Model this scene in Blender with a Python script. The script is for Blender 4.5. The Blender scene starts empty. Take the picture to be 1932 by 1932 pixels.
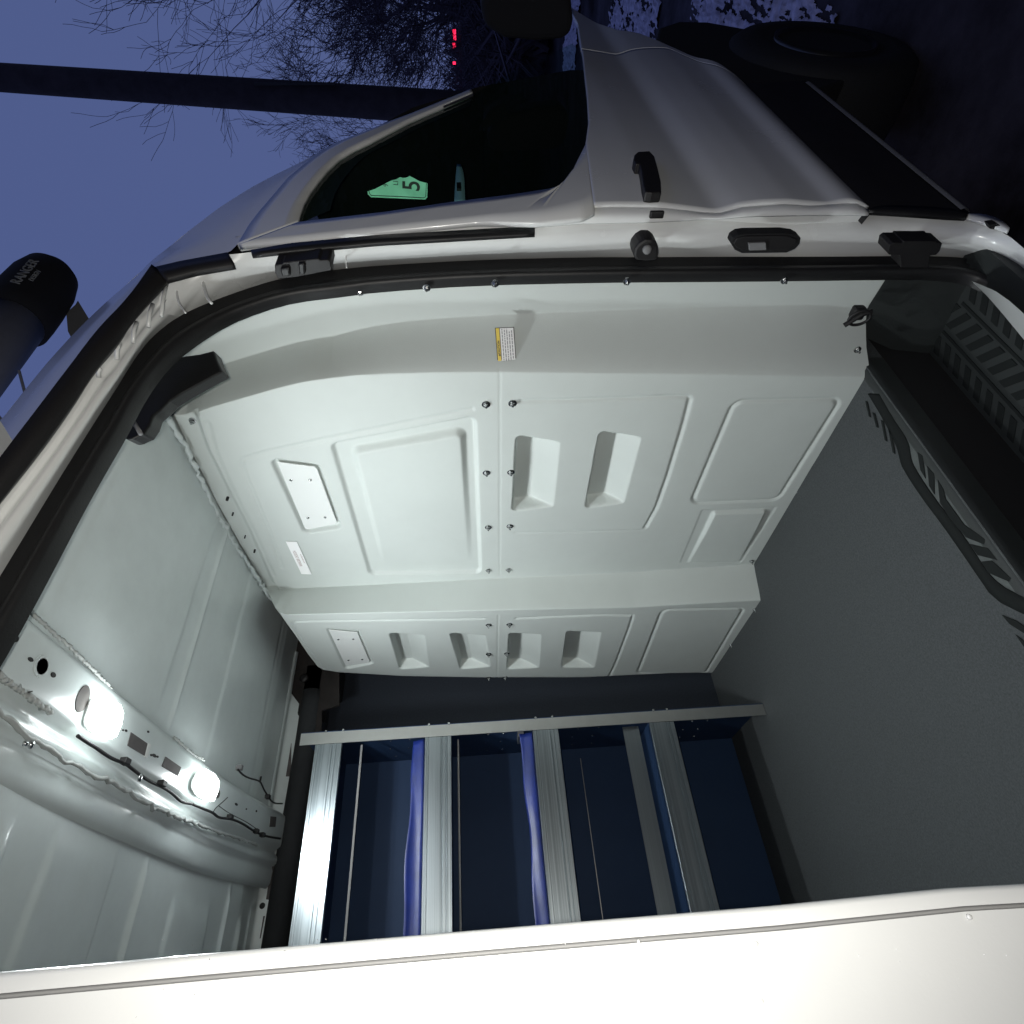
import bpy, bmesh, math, random
import numpy as np
from mathutils import Vector, Matrix
scene = bpy.context.scene
COL = scene.collection
# ------------------------------------------------------------------ camera
# survey of the photograph: image axes expressed in van axes (X forward, Y into the van, Z up)
F = 1114.6
_ex = np.array([-126., -1366., F]); _ey = np.array([-28., 912., F])
_ex /= np.linalg.norm(_ex); _ey /= np.linalg.norm(_ey)
_ey -= _ex * _ex.dot(_ey); _ey /= np.linalg.norm(_ey)
_ez = np.cross(_ex, _ey)
CAM = np.array([0., 0., 1.64])
cam_d = bpy.data.cameras.new('camera'); cam = bpy.data.objects.new('camera', cam_d); COL.objects.link(cam)
ax = Vector((_ex[0], _ey[0], _ez[0])); ay = Vector((_ex[1], _ey[1], _ez[1])); az = Vector((_ex[2], _ey[2], _ez[2]))
m = Matrix.Identity(4)
for i in range(3):
    m[i][0] = ax[i]; m[i][1] = -ay[i]; m[i][2] = -az[i]; m[i][3] = CAM[i]
cam.matrix_world = m
cam_d.sensor_width = 36; cam_d.lens = F / 1932 * 36
cam_d.clip_start = 0.02; cam_d.clip_end = 3000
scene.camera = cam
scene.view_settings.view_transform = 'Standard'; scene.view_settings.look = 'None'
scene.view_settings.exposure = 0.0; scene.view_settings.gamma = 1
# ------------------------------------------------------------------ dusk sky
w = bpy.data.worlds.new('World'); scene.world = w; w.use_nodes = True
nt = w.node_tree; nt.nodes.clear()
out = nt.nodes.new('ShaderNodeOutputWorld'); bg = nt.nodes.new('ShaderNodeBackground')
sky = nt.nodes.new('ShaderNodeTexSky'); sky.sky_type = 'NISHITA'; sky.sun_disc = False
sky.sun_elevation = math.radians(1.0); sky.sun_rotation = math.radians(200)
tint = nt.nodes.new('ShaderNodeMix'); tint.data_type = 'RGBA'; tint.inputs['Factor'].default_value = 0.93
tint.inputs['B'].default_value = (.86, 1.20, 2.95, 1)
nt.links.new(sky.outputs[0], tint.inputs['A']); nt.links.new(tint.outputs['Result'], bg.inputs[0])
bg.inputs[1].default_value = 0.093
nt.links.new(bg.outputs[0], out.inputs[0])
sun_d = bpy.data.lights.new('sun', 'SUN'); sun_d.energy = 0.02; sun_d.angle = math.radians(20); sun_d.color = (1, .85, .75)
sun = bpy.data.objects.new('sun', sun_d); COL.objects.link(sun); sun.rotation_euler = (math.radians(88), 0, math.radians(200))
# the phone's own flash beside the lens
fl_d = bpy.data.lights.new('phone_flash', 'SPOT'); fl_d.energy = 34; fl_d.shadow_soft_size = .006; fl_d.color = (1, .972, .90)
fl_d.spot_size = math.radians(150); fl_d.spot_blend = 1.0
fl = bpy.data.objects.new('phone_flash', fl_d); COL.objects.link(fl)
fl.location = Vector(CAM) + Vector((0.0, -0.012, 0.022))
fl.rotation_euler = (az*1.0 - ay*.10).to_track_quat('-Z', 'Y').to_euler()

# ------------------------------------------------------------------ helpers
def ray(x, y):
    v = np.array([x - 966., y - 966., F]); return np.array([v.dot(_ex), v.dot(_ey), v.dot(_ez)])
def P(x, y, axis, val):
    """point of the real surface axis=val that the survey sighted"""
    i = 'XYZ'.index(axis); d = ray(x, y); return CAM + d * ((val - CAM[i]) / d[i])
def node_mat(name, color, rough=.5, metal=0., coat=0., bump=0., bscale=200., var=0., vscale=6., spec=.5, col2=None, aniso=0.):
    mt = bpy.data.materials.new(name); mt.use_nodes = True
    n = mt.node_tree.nodes; l = mt.node_tree.links; b = n['Principled BSDF']
    b.inputs['Base Color'].default_value = (*color, 1); b.inputs['Roughness'].default_value = rough
    b.inputs['Metallic'].default_value = metal; b.inputs['Coat Weight'].default_value = coat
    b.inputs['Coat Roughness'].default_value = .12
    b.inputs['Specular IOR Level'].default_value = spec; b.inputs['Anisotropic'].default_value = aniso
    tc = n.new('ShaderNodeTexCoord')
    if var > 0 or col2:
        nz = n.new('ShaderNodeTexNoise'); nz.inputs['Scale'].default_value = vscale; nz.inputs['Detail'].default_value = 8
        nz.inputs['Roughness'].default_value = .65
        l.new(tc.outputs['Object'], nz.inputs['Vector'])
        mx = n.new('ShaderNodeMix'); mx.data_type = 'RGBA'
        rp = n.new('ShaderNodeMapRange'); rp.inputs[1].default_value = .35; rp.inputs[2].default_value = .68
        l.new(nz.outputs['Fac'], rp.inputs[0]); l.new(rp.outputs[0], mx.inputs['Factor'])
        c2 = col2 or tuple(c * (1 - var) for c in color)
        mx.inputs['A'].default_value = (*color, 1); mx.inputs['B'].default_value = (*c2, 1)
        l.new(mx.outputs['Result'], b.inputs['Base Color'])
        rr = n.new('ShaderNodeMapRange'); rr.inputs[3].default_value = rough; rr.inputs[4].default_value = min(1, rough * 1.25 + .03)
        l.new(nz.outputs['Fac'], rr.inputs[0]); l.new(rr.outputs[0], b.inputs['Roughness'])
    if bump > 0:
        bz = n.new('ShaderNodeTexNoise'); bz.inputs['Scale'].default_value = bscale; bz.inputs['Detail'].default_value = 3
        l.new(tc.outputs['Object'], bz.inputs['Vector'])
        bp = n.new('ShaderNodeBump'); bp.inputs['Strength'].default_value = bump; bp.inputs['Distance'].default_value = .002
        l.new(bz.outputs['Fac'], bp.inputs['Height']); l.new(bp.outputs[0], b.inputs['Normal'])
    return mt
M = {}
M['paint'] = node_mat('van_white_paint', (.80, .81, .80), .22, coat=.4, bump=.04, bscale=350, var=.05, vscale=4)
M['ceil'] = node_mat('primer_white_roof_steel', (.64, .70, .70), .30, coat=.35, bump=.06, bscale=90, var=.12, vscale=5)
M['panel'] = node_mat('partition_gelcoat', (.60, .64, .62), .46, coat=.0, spec=.35, bump=.16, bscale=380, var=.07, vscale=2.2)
M['plate'] = node_mat('plate_white', (.78, .8, .79), .25, bump=.03)
M['rubber'] = node_mat('black_rubber', (.012, .012, .013), .42, bump=.2, bscale=300, var=.3, vscale=20)
M['black'] = node_mat('black_plastic', (.012, .011, .012), .5, bump=.2, bscale=600, var=.3)
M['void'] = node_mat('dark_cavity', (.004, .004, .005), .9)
M['cavity'] = node_mat('primer_cavity', (.10, .09, .09), .7, var=.3, vscale=30)
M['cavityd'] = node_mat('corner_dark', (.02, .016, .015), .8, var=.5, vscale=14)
M['hole'] = node_mat('drilled_hole', (.02, .02, .02), .8)
M['foam'] = node_mat('black_foam', (.02, .022, .025), .75, bump=.5, bscale=60, var=.3)
M['liner'] = node_mat('dark_liner', (.022, .028, .040), .6, spec=.3, bump=.4, bscale=500, var=.3, vscale=160)
M['floor'] = node_mat('grey_floor', (.060, .067, .071), .62, bump=.7, bscale=500, var=.45, vscale=240)
M['tread'] = node_mat('step_tread', (.022, .026, .026), .5, bump=.3, bscale=500, var=.2)
M['pad'] = node_mat('tread_pad', (.014, .016, .016), .85, spec=.1)
M['edgeplate'] = node_mat('tread_plate', (.085, .096, .094), .6, bump=.3, bscale=500, var=.3, vscale=60)
M['steel'] = node_mat('bolt_steel', (.55, .56, .56), .22, metal=1)
M['gray'] = node_mat('conduit_grey', (.20, .20, .205), .6, bump=.1, var=.2)
M['alu'] = node_mat('bare_aluminium', (.62, .62, .60), .33, metal=1, bump=.05, bscale=80, var=.1, vscale=8)
M['glassblk'] = None
M['tray'] = node_mat('shelf_steel_dark', (.021, .046, .108), .5, spec=.25, bump=.3, bscale=500, var=.15, vscale=2)
M['film'] = node_mat('blue_film', (.014, .030, .20), .35, bump=.5, bscale=25, col2=(.008, .018, .10), vscale=9)
M['yellow'] = node_mat('label_yellow', (.75, .55, .05), .4)
M['white'] = node_mat('label_white', (.8, .8, .8), .4)
M['retro'] = node_mat('reflective_white', (.97, .97, .97), .3)
M['ink'] = node_mat('label_ink', (.02, .02, .02), .5)
M['inkgrey'] = node_mat('label_ink_grey', (.22, .22, .24), .5)
M['inkred'] = node_mat('label_ink_worn', (.45, .33, .33), .5)
M['letter'] = node_mat('cap_lettering', (.35, .36, .34), .5, var=.6, vscale=60)
M['green'] = node_mat('card_green', (.46, .86, .68), .50, metal=1, var=.05, vscale=20)
M['belt'] = node_mat('belt_webbing', (.45, .62, .75), .6)
M['seat'] = node_mat('seat_cloth', (.02, .022, .024), .9, bump=.4)
M['wood'] = node_mat('pole_wood', (.05, .04, .045), .9, bump=.8, bscale=12, var=.4)
M['bark'] = node_mat('bark_dark', (.075, .062, .085), .95)
M['tyre'] = node_mat('tyre_rubber', (.012, .012, .012), .8, bump=.4)
M['rim'] = node_mat('wheel_steel', (.10, .10, .10), .3, metal=.9)
M['gap'] = node_mat('seam_gap_grey', (.26, .26, .26), .6)
M['seam'] = node_mat('seam_sealer', (.42, .44, .43), .6, bump=.5, bscale=60)
def emis(name, col, s):
    mt = bpy.data.materials.new(name); mt.use_nodes = True; b = mt.node_tree.nodes['Principled BSDF']
    b.inputs['Base Color'].default_value = (*col, 1); b.inputs['Emission Color'].default_value = (*col, 1)
    b.inputs['Emission Strength'].default_value = s; return mt
M['led'] = emis('led_lens', (.93, 1, .97), 12)
M['red'] = emis('tail_lamp', (1, .02, .08), 2.2)
def glass(name, tintc):
    mt = bpy.data.materials.new(name); mt.use_nodes = True; n = mt.node_tree.nodes; l = mt.node_tree.links
    n.remove(n['Principled BSDF']); o = n['Material Output']
    t = n.new('ShaderNodeBsdfTransparent'); t.inputs[0].default_value = (*tintc, 1)
    g = n.new('ShaderNodeBsdfGlossy'); g.inputs['Roughness'].default_value = .02
    lw = n.new('ShaderNodeLayerWeight'); lw.inputs[0].default_value = .5; pw = n.new('ShaderNodeMath'); pw.operation = 'POWER'; pw.inputs[1].default_value = 5; l.new(lw.outputs['Facing'], pw.inputs[0]); fr = n.new('ShaderNodeMath'); fr.operation = 'MULTIPLY_ADD'; fr.inputs[1].default_value = .9; fr.inputs[2].default_value = .04; l.new(pw.outputs[0], fr.inputs[0])
    mx = n.new('ShaderNodeMixShader'); l.new(fr.outputs[0], mx.inputs[0]); l.new(t.outputs[0], mx.inputs[1]); l.new(g.outputs[0], mx.inputs[2])
    l.new(mx.outputs[0], o.inputs[0]); return mt
M['glass'] = glass('tinted_window_glass', (.72, .92, .84))
# brushed aluminium with fine lines along X (shelf lips)
def brushed():
    mt = bpy.data.materials.new('brushed_extrusion'); mt.use_nodes = True; n = mt.node_tree.nodes; l = mt.node_tree.links; b = n['Principled BSDF']
    b.inputs['Metallic'].default_value = 1; b.inputs['Roughness'].default_value = .3
    tc = n.new('ShaderNodeTexCoord'); mp = n.new('ShaderNodeMapping'); mp.inputs['Scale'].default_value = (.03, 300, 300)
    nz = n.new('ShaderNodeTexNoise'); nz.inputs['Scale'].default_value = 1.0; nz.inputs['Detail'].default_value = 4
    l.new(tc.outputs['Object'], mp.inputs[0]); l.new(mp.outputs[0], nz.inputs['Vector'])
    mx = n.new('ShaderNodeMix'); mx.data_type = 'RGBA'; mx.inputs['A'].default_value = (.26, .31, .34, 1); mx.inputs['B'].default_value = (.62, .67, .70, 1)
    l.new(nz.outputs['Fac'], mx.inputs['Factor']); l.new(mx.outputs['Result'], b.inputs['Base Color'])
    rr = n.new('ShaderNodeMapRange'); rr.inputs[3].default_value = .22; rr.inputs[4].default_value = .42
    l.new(nz.outputs['Fac'], rr.inputs[0]); l.new(rr.outputs[0], b.inputs['Roughness'])
    bp = n.new('ShaderNodeBump'); bp.inputs['Strength'].default_value = .25; bp.inputs['Distance'].default_value = .0006
    l.new(nz.outputs['Fac'], bp.inputs['Height']); l.new(bp.outputs[0], b.inputs['Normal']); return mt
M['brushed'] = brushed()

def empty(name, loc, label=None, cat=None, group=None):
    o = bpy.data.objects.new(name, None); COL.objects.link(o); o.location = loc; o.empty_display_size = .1
    tag(o, label, cat, group); return o
def tag(o, label=None, cat=None, group=None, kind=None):
    if label: o['label'] = label
    if cat: o['category'] = cat
    if group: o['group'] = group
    if kind: o['kind'] = kind
    return o
def wloc(o):
    v = Vector((0, 0, 0))
    while o is not None: v += o.location; o = o.parent
    return v
def link(name, me, mat, parent=None, smooth=False, origin=None):
    o = bpy.data.objects.new(name, me); COL.objects.link(o)
    if mat is not None: me.materials.append(M[mat] if isinstance(mat, str) else mat)
    off = wloc(parent) if parent is not None else Vector((0, 0, 0))
    if origin is not None: off = Vector(origin)
    me.transform(Matrix.Translation(-off))
    o.parent = parent
    if parent is None: o.location = off
    elif origin is not None: o.location = Vector(origin) - wloc(parent)
    if smooth:
        me.shade_smooth()
    return o
def mesh(name, verts, faces, mat, parent=None, smooth=False, origin=None, fix=True):
    me = bpy.data.meshes.new(name); me.from_pydata([tuple(map(float, v)) for v in verts], [], faces); me.update()
    if fix:
        bm = bmesh.new(); bm.from_mesh(me); bmesh.ops.recalc_face_normals(bm, faces=bm.faces); bm.to_mesh(me); bm.free()
    return link(name, me, mat, parent, smooth, origin)
class MB:
    def __init__(s): s.v = []; s.f = []
    def add(s, v, f):
        n = len(s.v); s.v += [tuple(map(float, q)) for q in v]; s.f += [tuple(i + n for i in q) for q in f]; return s
    def box(s, a, b, bev=0.):
        x0, y0, z0 = a; x1, y1, z1 = b
        if bev <= 0:
            return s.add([(x0,y0,z0),(x1,y0,z0),(x1,y1,z0),(x0,y1,z0),(x0,y0,z1),(x1,y0,z1),(x1,y1,z1),(x0,y1,z1)],
                  [(0,3,2,1),(4,5,6,7),(0,1,5,4),(1,2,6,5),(2,3,7,6),(3,0,4,7)])
        bm = bmesh.new(); bmesh.ops.create_cube(bm, size=1)
        for q in bm.verts: q.co = Vector(((x0+x1)/2+q.co.x*(x1-x0), (y0+y1)/2+q.co.y*(y1-y0), (z0+z1)/2+q.co.z*(z1-z0)))
        bmesh.ops.bevel(bm, geom=list(bm.edges), offset=bev, segments=2, affect='EDGES', profile=.5)
        bm.verts.index_update(); s.add([q.co for q in bm.verts], [[q.index for q in f.verts] for f in bm.faces]); bm.free(); return s
    def prism(s, poly, d):
        """polygon (3D points) extruded by vector d"""
        n = len(poly); d = np.array(d, float); poly = [np.array(p, float) for p in poly]
        return s.add(poly + [p + d for p in poly], [tuple(range(n))[::-1], tuple(range(n, 2*n))] + [(i, (i+1) % n, n+(i+1) % n, n+i) for i in range(n)])
    def tube(s, pts, r, k=8, cap=True):
        pts = [Vector(p) for p in pts]; rs = r if hasattr(r, '__len__') else [r]*len(pts); n = len(pts); vs = []
        up = None
        for i, p in enumerate(pts):
            t = (pts[min(i+1, n-1)] - pts[max(i-1, 0)]).normalized()
            if up is None:
                up = t.orthogonal().normalized()
            else: up = (up - t*up.dot(t)).normalized()
            b = t.cross(up)
            vs += [p + (up*math.cos(2*math.pi*j/k) + b*math.sin(2*math.pi*j/k))*rs[i] for j in range(k)]
        fs = [(i*k+j, i*k+(j+1) % k, (i+1)*k+(j+1) % k, (i+1)*k+j) for i in range(n-1) for j in range(k)]
        if cap: fs += [tuple(range(k))[::-1], tuple((n-1)*k+j for j in range(k))]
        return s.add(vs, fs)
    def lathe(s, c, axis, prof, k=24):
        """prof: list of (distance along axis, radius)"""
        a = Vector(axis).normalized(); u = a.orthogonal().normalized(); b = a.cross(u); c = Vector(c); vs = []
        for h, r in prof: vs += [c + a*h + (u*math.cos(2*math.pi*j/k)+b*math.sin(2*math.pi*j/k))*r for j in range(k)]
        n = len(prof); fs = [(i*k+j, i*k+(j+1) % k, (i+1)*k+(j+1) % k, (i+1)*k+j) for i in range(n-1) for j in range(k)]
        fs += [tuple(range(k))[::-1], tuple((n-1)*k+j for j in range(k))]
        return s.add(vs, fs)
    def build(s, name, mat, parent=None, smooth=False, origin=None):
        return mesh(name, s.v, s.f, mat, parent, smooth, origin)
def resamp(c, n):
    c = np.array(c, float); d = np.r_[0, np.cumsum(np.linalg.norm(np.diff(c, axis=0), axis=1))]
    t = np.linspace(0, d[-1], n); return np.stack([np.interp(t, d, c[:, i]) for i in range(c.shape[1])], 1)
def smoothc(c, n, it=2):
    """Chaikin rounding then resample"""
    c = np.array(c, float)
    for _ in range(it):
        q = [c[0]]
        for a, b in zip(c[:-1], c[1:]): q += [a*.75+b*.25, a*.25+b*.75]
        q.append(c[-1]); c = np.array(q)
    return resamp(c, n)
def grid_faces(nr, nc): return [(i*nc+j, i*nc+j+1, (i+1)*nc+j+1, (i+1)*nc+j) for i in range(nr-1) for j in range(nc-1)]
def loft(name, curves, mat, parent, n=60, smooth=True, sub=1, thick=0., it=2):
    """curves: lists of 3D points, resampled and skinned"""
    R = [smoothc(c, n, it) for c in curves]; rows = []
    for a, b in zip(R[:-1], R[1:]):
        for k in range(sub): rows.append(a + (b-a)*k/sub)
    rows.append(R[-1]); V = np.concatenate(rows)
    o = mesh(name, V, grid_faces(len(rows), n), mat, parent, smooth)
    if thick:
        md = o.modifiers.new('thickness', 'SOLIDIFY'); md.thickness = thick; md.offset = 0
    return o
def text(name, s, size, mat, parent, loc, xdir, ydir, align='CENTER', depth=.0004, squash=1., bold=0.):
    cu = bpy.data.curves.new(name, 'FONT'); cu.body = s; cu.size = size; cu.align_x = align; cu.align_y = 'CENTER'; cu.extrude = depth; cu.offset = bold
    t = bpy.data.objects.new(name, cu); COL.objects.link(t); bpy.context.view_layer.update()
    me = bpy.data.meshes.new_from_object(t.evaluated_get(bpy.context.evaluated_depsgraph_get()))
    bpy.data.objects.remove(t); me.name = name
    x = Vector(xdir).normalized(); y = Vector(ydir); y = (y - x*y.dot(x)).normalized(); z = x.cross(y)
    mm = Matrix.Identity(4)
    for i in range(3): mm[i][0] = x[i]*squash; mm[i][1] = y[i]; mm[i][2] = z[i]; mm[i][3] = loc[i]
    me.transform(mm); me.materials.clear()
    return link(name, me, mat, parent)

# ------------------------------------------------------------------ ground, snow
ZF = .62
rng = np.random.default_rng(5)
g = mesh('ground', [(-600,-600,-.09),(600,-600,-.09),(600,600,-.09),(-600,600,-.09)], [(0,1,2,3)],
         node_mat('wet_asphalt_night', (.010, .008, .009), .9, spec=.08, bump=.9, bscale=40, col2=(.075, .068, .085), vscale=1.6))
tag(g, kind='structure')
def snow_sheet(name, x0, x1, y0, y1, nx, ny, cut, seed):
    r = np.random.default_rng(seed)
    def field(n, m, k):
        a = r.random((k+2, k*3+2)); ii = np.linspace(0, k, n); jj = np.linspace(0, k*3, m)
        i0 = ii.astype(int); j0 = jj.astype(int); fi = (ii-i0)[:, None]; fj = (jj-j0)[None]
        fi = fi*fi*(3-2*fi); fj = fj*fj*(3-2*fj)
        return (a[i0][:, j0]*(1-fi)*(1-fj)+a[i0+1][:, j0]*fi*(1-fj)+a[i0][:, j0+1]*(1-fi)*fj+a[i0+1][:, j0+1]*fi*fj)
    f = .30*field(nx, ny, 5) + .35*field(nx, ny, 17) + .35*field(nx, ny, 37)
    X = np.linspace(x0, x1, nx); Y = np.linspace(y0, y1, ny); V = []; 
    for i in range(nx):
        for j in range(ny): V.append((X[i]+r.normal()*.003, Y[j]+r.normal()*.002, .086*-1+max(0, f[i, j]-cut)*.07))
    Fc = [q for q in grid_faces(nx, ny) if f[q[0]//ny, q[0] % ny] > cut]
    o = mesh(name, V, Fc, node_mat(name+'_white', (.55, .52, .66), .9, bump=.8, bscale=30, var=.55, vscale=14), None, True)
    tag(o, kind='structure')
snow_sheet('snow', 3.3, 5.5, .6, 2.2, 200, 240, .44, 3)
snow_sheet('snow', 6.3, 8.4, .9, 3.0, 160, 260, .42, 4)
snow_sheet('snow', 10.4, 11.6, 1.4, 3.4, 60, 160, .25, 6)

# ------------------------------------------------------------------ the van
van = empty('cargo_van', (1.2, 1.55, 0), 'white cargo van with its side door slid open, seen from outside the lit cargo bay', 'van')
# body side profile (tumblehome and the pressed waves of the door), Y as a function of Z
_pz = np.array([.40, .47, .60, .709, .735, .765, .80, .85, .90, .96, 1.01, 1.06, 1.12, 1.20, 1.30, 1.45, 1.60, 1.9, 2.1, 2.3, 2.5])
_py = np.array([.600, .597, .603, .600, .585, .582, .592, .589, .584, .585, .590, .606, .598, .588, .586, .590, .595, .612, .632, .665, .74])
def gy(z): return np.interp(z, _pz, _py)
_zf = np.linspace(.4, 2.5, 211); _yf = gy(_zf)
for _ in range(3): _yf[1:-1] = (_yf[:-2]+_yf[1:-1]*2+_yf[2:])/4
def gy(z): return np.interp(z, _zf, _yf)
def S(x, y, off=0.):
    Y = .6
    for _ in range(12): p = P(x, y, 'Y', Y + off); Y = .5*Y + .5*float(gy(p[2]))
    return P(x, y, 'Y', Y + off)
def Sc(c, off=0.): return [S(x, y, off) for x, y in c]
def Pc(c, axis, val): return [P(x, y, axis, val) for x, y in c]

# --- front door lower skin
front = empty('front_door', (0, 0, 0)); front.parent = van; front.location = Vector((1.35, .6, .7)) - van.location
fr_z = [.709, .712, .72, .75, .80, .86, .93, .98, 1.05, 1.12, 1.2]
fr_x = [2.22, 2.27, 2.30, 2.36, 2.46, 2.58, 2.66, 2.66, 2.66, 2.66, 2.66]
def belt(x): return np.interp(x, [1.319, 1.704, 1.867, 2.084, 2.272, 2.549, 2.685, 3.0], [1.352, 1.314, 1.281, 1.252, 1.230, 1.197, 1.185, 1.15])
def skin(name, x0, x1, n=70, nz=90, mat='paint'):
    V = []
    for i in range(nz):
        z = .709 + (1.0)*(i/(nz-1))
        for j in range(n):
            t = j/(n-1); xa = x0(z) if callable(x0) else x0; xb = x1(z) if callable(x1) else x1
            x = xa+(xb-xa)*t; zz = .709 + (float(belt(x))-.709)*(i/(nz-1))
            xa2 = x0(zz) if callable(x0) else x0; xb2 = x1(zz) if callable(x1) else x1
            x = xa2+(xb2-xa2)*t; zz = .709 + (float(belt(x))-.709)*(i/(nz-1))
            V.append((x, float(gy(zz)), zz))
    o = mesh(name, V, grid_faces(nz, n), mat, front if name == 'door_skin' else van, True)
    md = o.modifiers.new('thickness', 'SOLIDIFY'); md.thickness = .012; md.offset = 0
    return o
skin('door_skin', 1.345, lambda z: min(float(np.interp(z, fr_z, fr_x)), 2.60))
def arch(z): return float(np.interp(z, [.709, .75, .80, .86, .93, 1.0, 1.06, 1.15], [2.33, 2.42, 2.52, 2.66, 2.80, 2.88, 3.05, 3.3]))
skin('front_fender', lambda z: min(float(np.interp(z, fr_z, fr_x)), 2.60)+.008, lambda z: arch(z))
# window frame of the front door
win = [(562.4,424),(567,404),(573.6,385),(586,362),(601.7,341),(620,319),(641.8,298.8),(668,283),(698,268.7),(736,249),(775,228.6),(892,178),(980,128),(1080,82),(1099.4,103.7),
       (1103.9,148.8),(1108.4,184.9),(1111.4,233),(1105.4,275.2),(1087.3,311.3),(1078,332),(1066.3,347.4),(1052,356),(1036.2,360.9),(970,371.4),(849.7,386.5),(729.4,404.5)]
rear_in = [(562.4,424),(729.4,404.5),(849.7,386.5),(970,371.4),(1036.2,360.9),(1052,356),(1066.3,347.4),(1078,332),(1087.3,311.3),(1105.4,275.2)]
rear_out = [(452,466),(549,457),(710,441),(900,422),(1009,424),(1060,419),(1097.7,414.5),(1103,412),(1110,409),(1122,402)]
loft('window_frame', [Sc(rear_in), Sc(rear_out)], 'paint', front, 80, thick=.012, sub=4, it=0)
top_in = [(562.4,424),(567,404),(573.6,385),(586,362),(601.7,341),(620,319),(641.8,298.8),(668,283),(698,268.7),(736,249),(775,228.6),(892,178)]
top_out = [(450,466),(473,427),(492,402),(513.5,377),(545.5,339),(581.6,308.9),(606,290),(640,271),(698,248.7),(736,233),(775,218.6),(889,172)]
loft('window_frame', [Sc(top_in), Sc(top_out)], 'paint', front, 80, thick=.012, sub=4, it=0)
V = Sc(win, .004); c = sum(V)/len(V)
fg = [(i, (i+1) % len(V), len(V)) for i in range(len(V))]
a_ = np.cross(np.array(V[1])-V[0], c-V[0])
if a_[1] > 0: fg = [f[::-1] for f in fg]
o = mesh('window_glass', V+[c], fg, 'glass', front, False, fix=False)
# black ceramic border inside the glass edge
cc = np.mean(np.array(win), 0)
inner = [tuple(np.array(p)*.80+cc*.20) for p in win[:12]]
loft('glass_border', [Sc(win[:12], .009), Sc(inner, .009)], 'void', front, 60, it=0)
# belt corner filler patch between skin and frame is one surface: rear lower corner
# handle
hz = 1.19
hb = MB()
hc = [(1195,300),(1197,291),(1204,285),(1226,284),(1235,294),(1241,315),(1247,340),(1248,362),(1230,363),(1217,362),(1213,345),(1210,322),(1207,309),(1199,309)]
hp = [S(x, y, -.030) for x, y in hc]
hb.prism(hp, (0, .024, 0)); o = hb.build('door_handle', 'black', front); md = o.modifiers.new('b', 'BEVEL'); md.width = .004; md.segments = 2
cp = MB()
cs = S(1207, 322, -.0015)
vs = []
for j in range(24):
    a = 2*math.pi*j/24; vs.append((cs[0]+.075*math.cos(a), float(gy(cs[2]))-.0065, cs[2]-.005+.036*math.sin(a)))
cp.prism(vs, (0, .001, 0)); cp.build('handle_recess', 'plate', front)
# rear edge of the door shows as a pale folded hem
hem_a = [(452,468),(549,458),(710,443),(900,425),(1009,425),(1060,421),(1097.7,414.5),(1153.8,393),(1248.8,390.8),(1292,390.8),(1325,394),(1356.8,402.4),(1400,395),(1477.7,387.8),(1529.5,390.8),(1585.6,398),(1610,397),(1637.5,396)]
hem_b = [(455,474),(549,462),(710,447),(900,435),(1009,430),(1060,425),(1100,422),(1153,421),(1230,419.5),(1292,416),(1325,413),(1356,413),(1400,409),(1480,407),(1530,406),(1585,406),(1610,406),(1638,406)]
hA = [P(x, y, 'X', 1.345) for x, y in hem_a]
hA = [(p[0], float(gy(p[2]))+.001, p[2]) for p in hA]
hB = [P(x, y, 'X', 1.322) for x, y in hem_b]
loft('door_hem', [hA, hB], 'paint', front, 120, thick=.004, it=0)
# small drain plug on the hem
q = P(1239, 400, 'X', 1.325); MB().box(q+np.array([-.008,-.004,-.016]), q+np.array([.002,.012,.016]), .003).build('hem_plug', 'black', front)

# --- roof side skin above the door, wrapping to the windscreen pillar
sil = [(0,793),(10,783),(46,737),(90,683),(136,632.5),(168.5,600),(206.6,564),(260.7,518),(285,492),(341,449),(349,441),(413,392),(473,354),(520,329),(569.6,305),(621.7,277),(698,248.7),(775,218.6),(889,172)]
skA = [(24,832),(60,788),(112,718),(150,668),(176.5,632),(210,598),(240.6,564),(285,503),(300,504),(340,494),(380,487),(430,479),(447,463),(473,425),(513,375),(545,337),(581,307),(698,249.5),(889,172.5)]
sil = [tuple(p) for p in resamp(sil, 60)]; skA = [tuple(p) for p in resamp(skA, 60)]
silp = [S(x, y, .030) for i, (x, y) in enumerate(sil)]
loft('roof_side', [Sc(skA), [S((a[0]+b[0])/2, (a[1]+b[1])/2, .006) for a, b in zip(skA, sil)], silp], 'paint', van, 100, sub=3, it=0)
# roof skin and windscreen line carried across to the far side
far = [(p[0], 2.62, p[2]-.02) for i, p in enumerate(silp)]
mid = [(p[0], 1.6, p[2]+.0) for p in silp]
silr = [(-1.6, silp[0][1], silp[0][2])] + silp; mid = [(-1.6, 1.6, mid[0][2])] + mid; far = [(-1.6, 2.62, far[0][2])] + far
far2 = [(p[0], 2.70, .45) for p in far]
loft('roof_skin', [silr, mid, far, far2], 'paint', van, 80, it=0)
hl_ = [(p[0]-.01, p[1]+.004, p[2]-.035) for p in silp if p[0] > 1.40]
loft('headliner', [hl_, [(x, 1.6, z) for x, y, z in hl_], [(x, 2.5, z) for x, y, z in hl_]], 'void', van, 60, it=0)
# windscreen pillar bead
loft('pillar_bead', [Sc([(590,303),(640,273),(698,249),(775,220),(889,174),(893,178)]), Sc([(592,309),(642,279),(700,255),(777,226),(891,180),(893,181)])], 'alu', van, 40, thick=.006)
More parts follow.
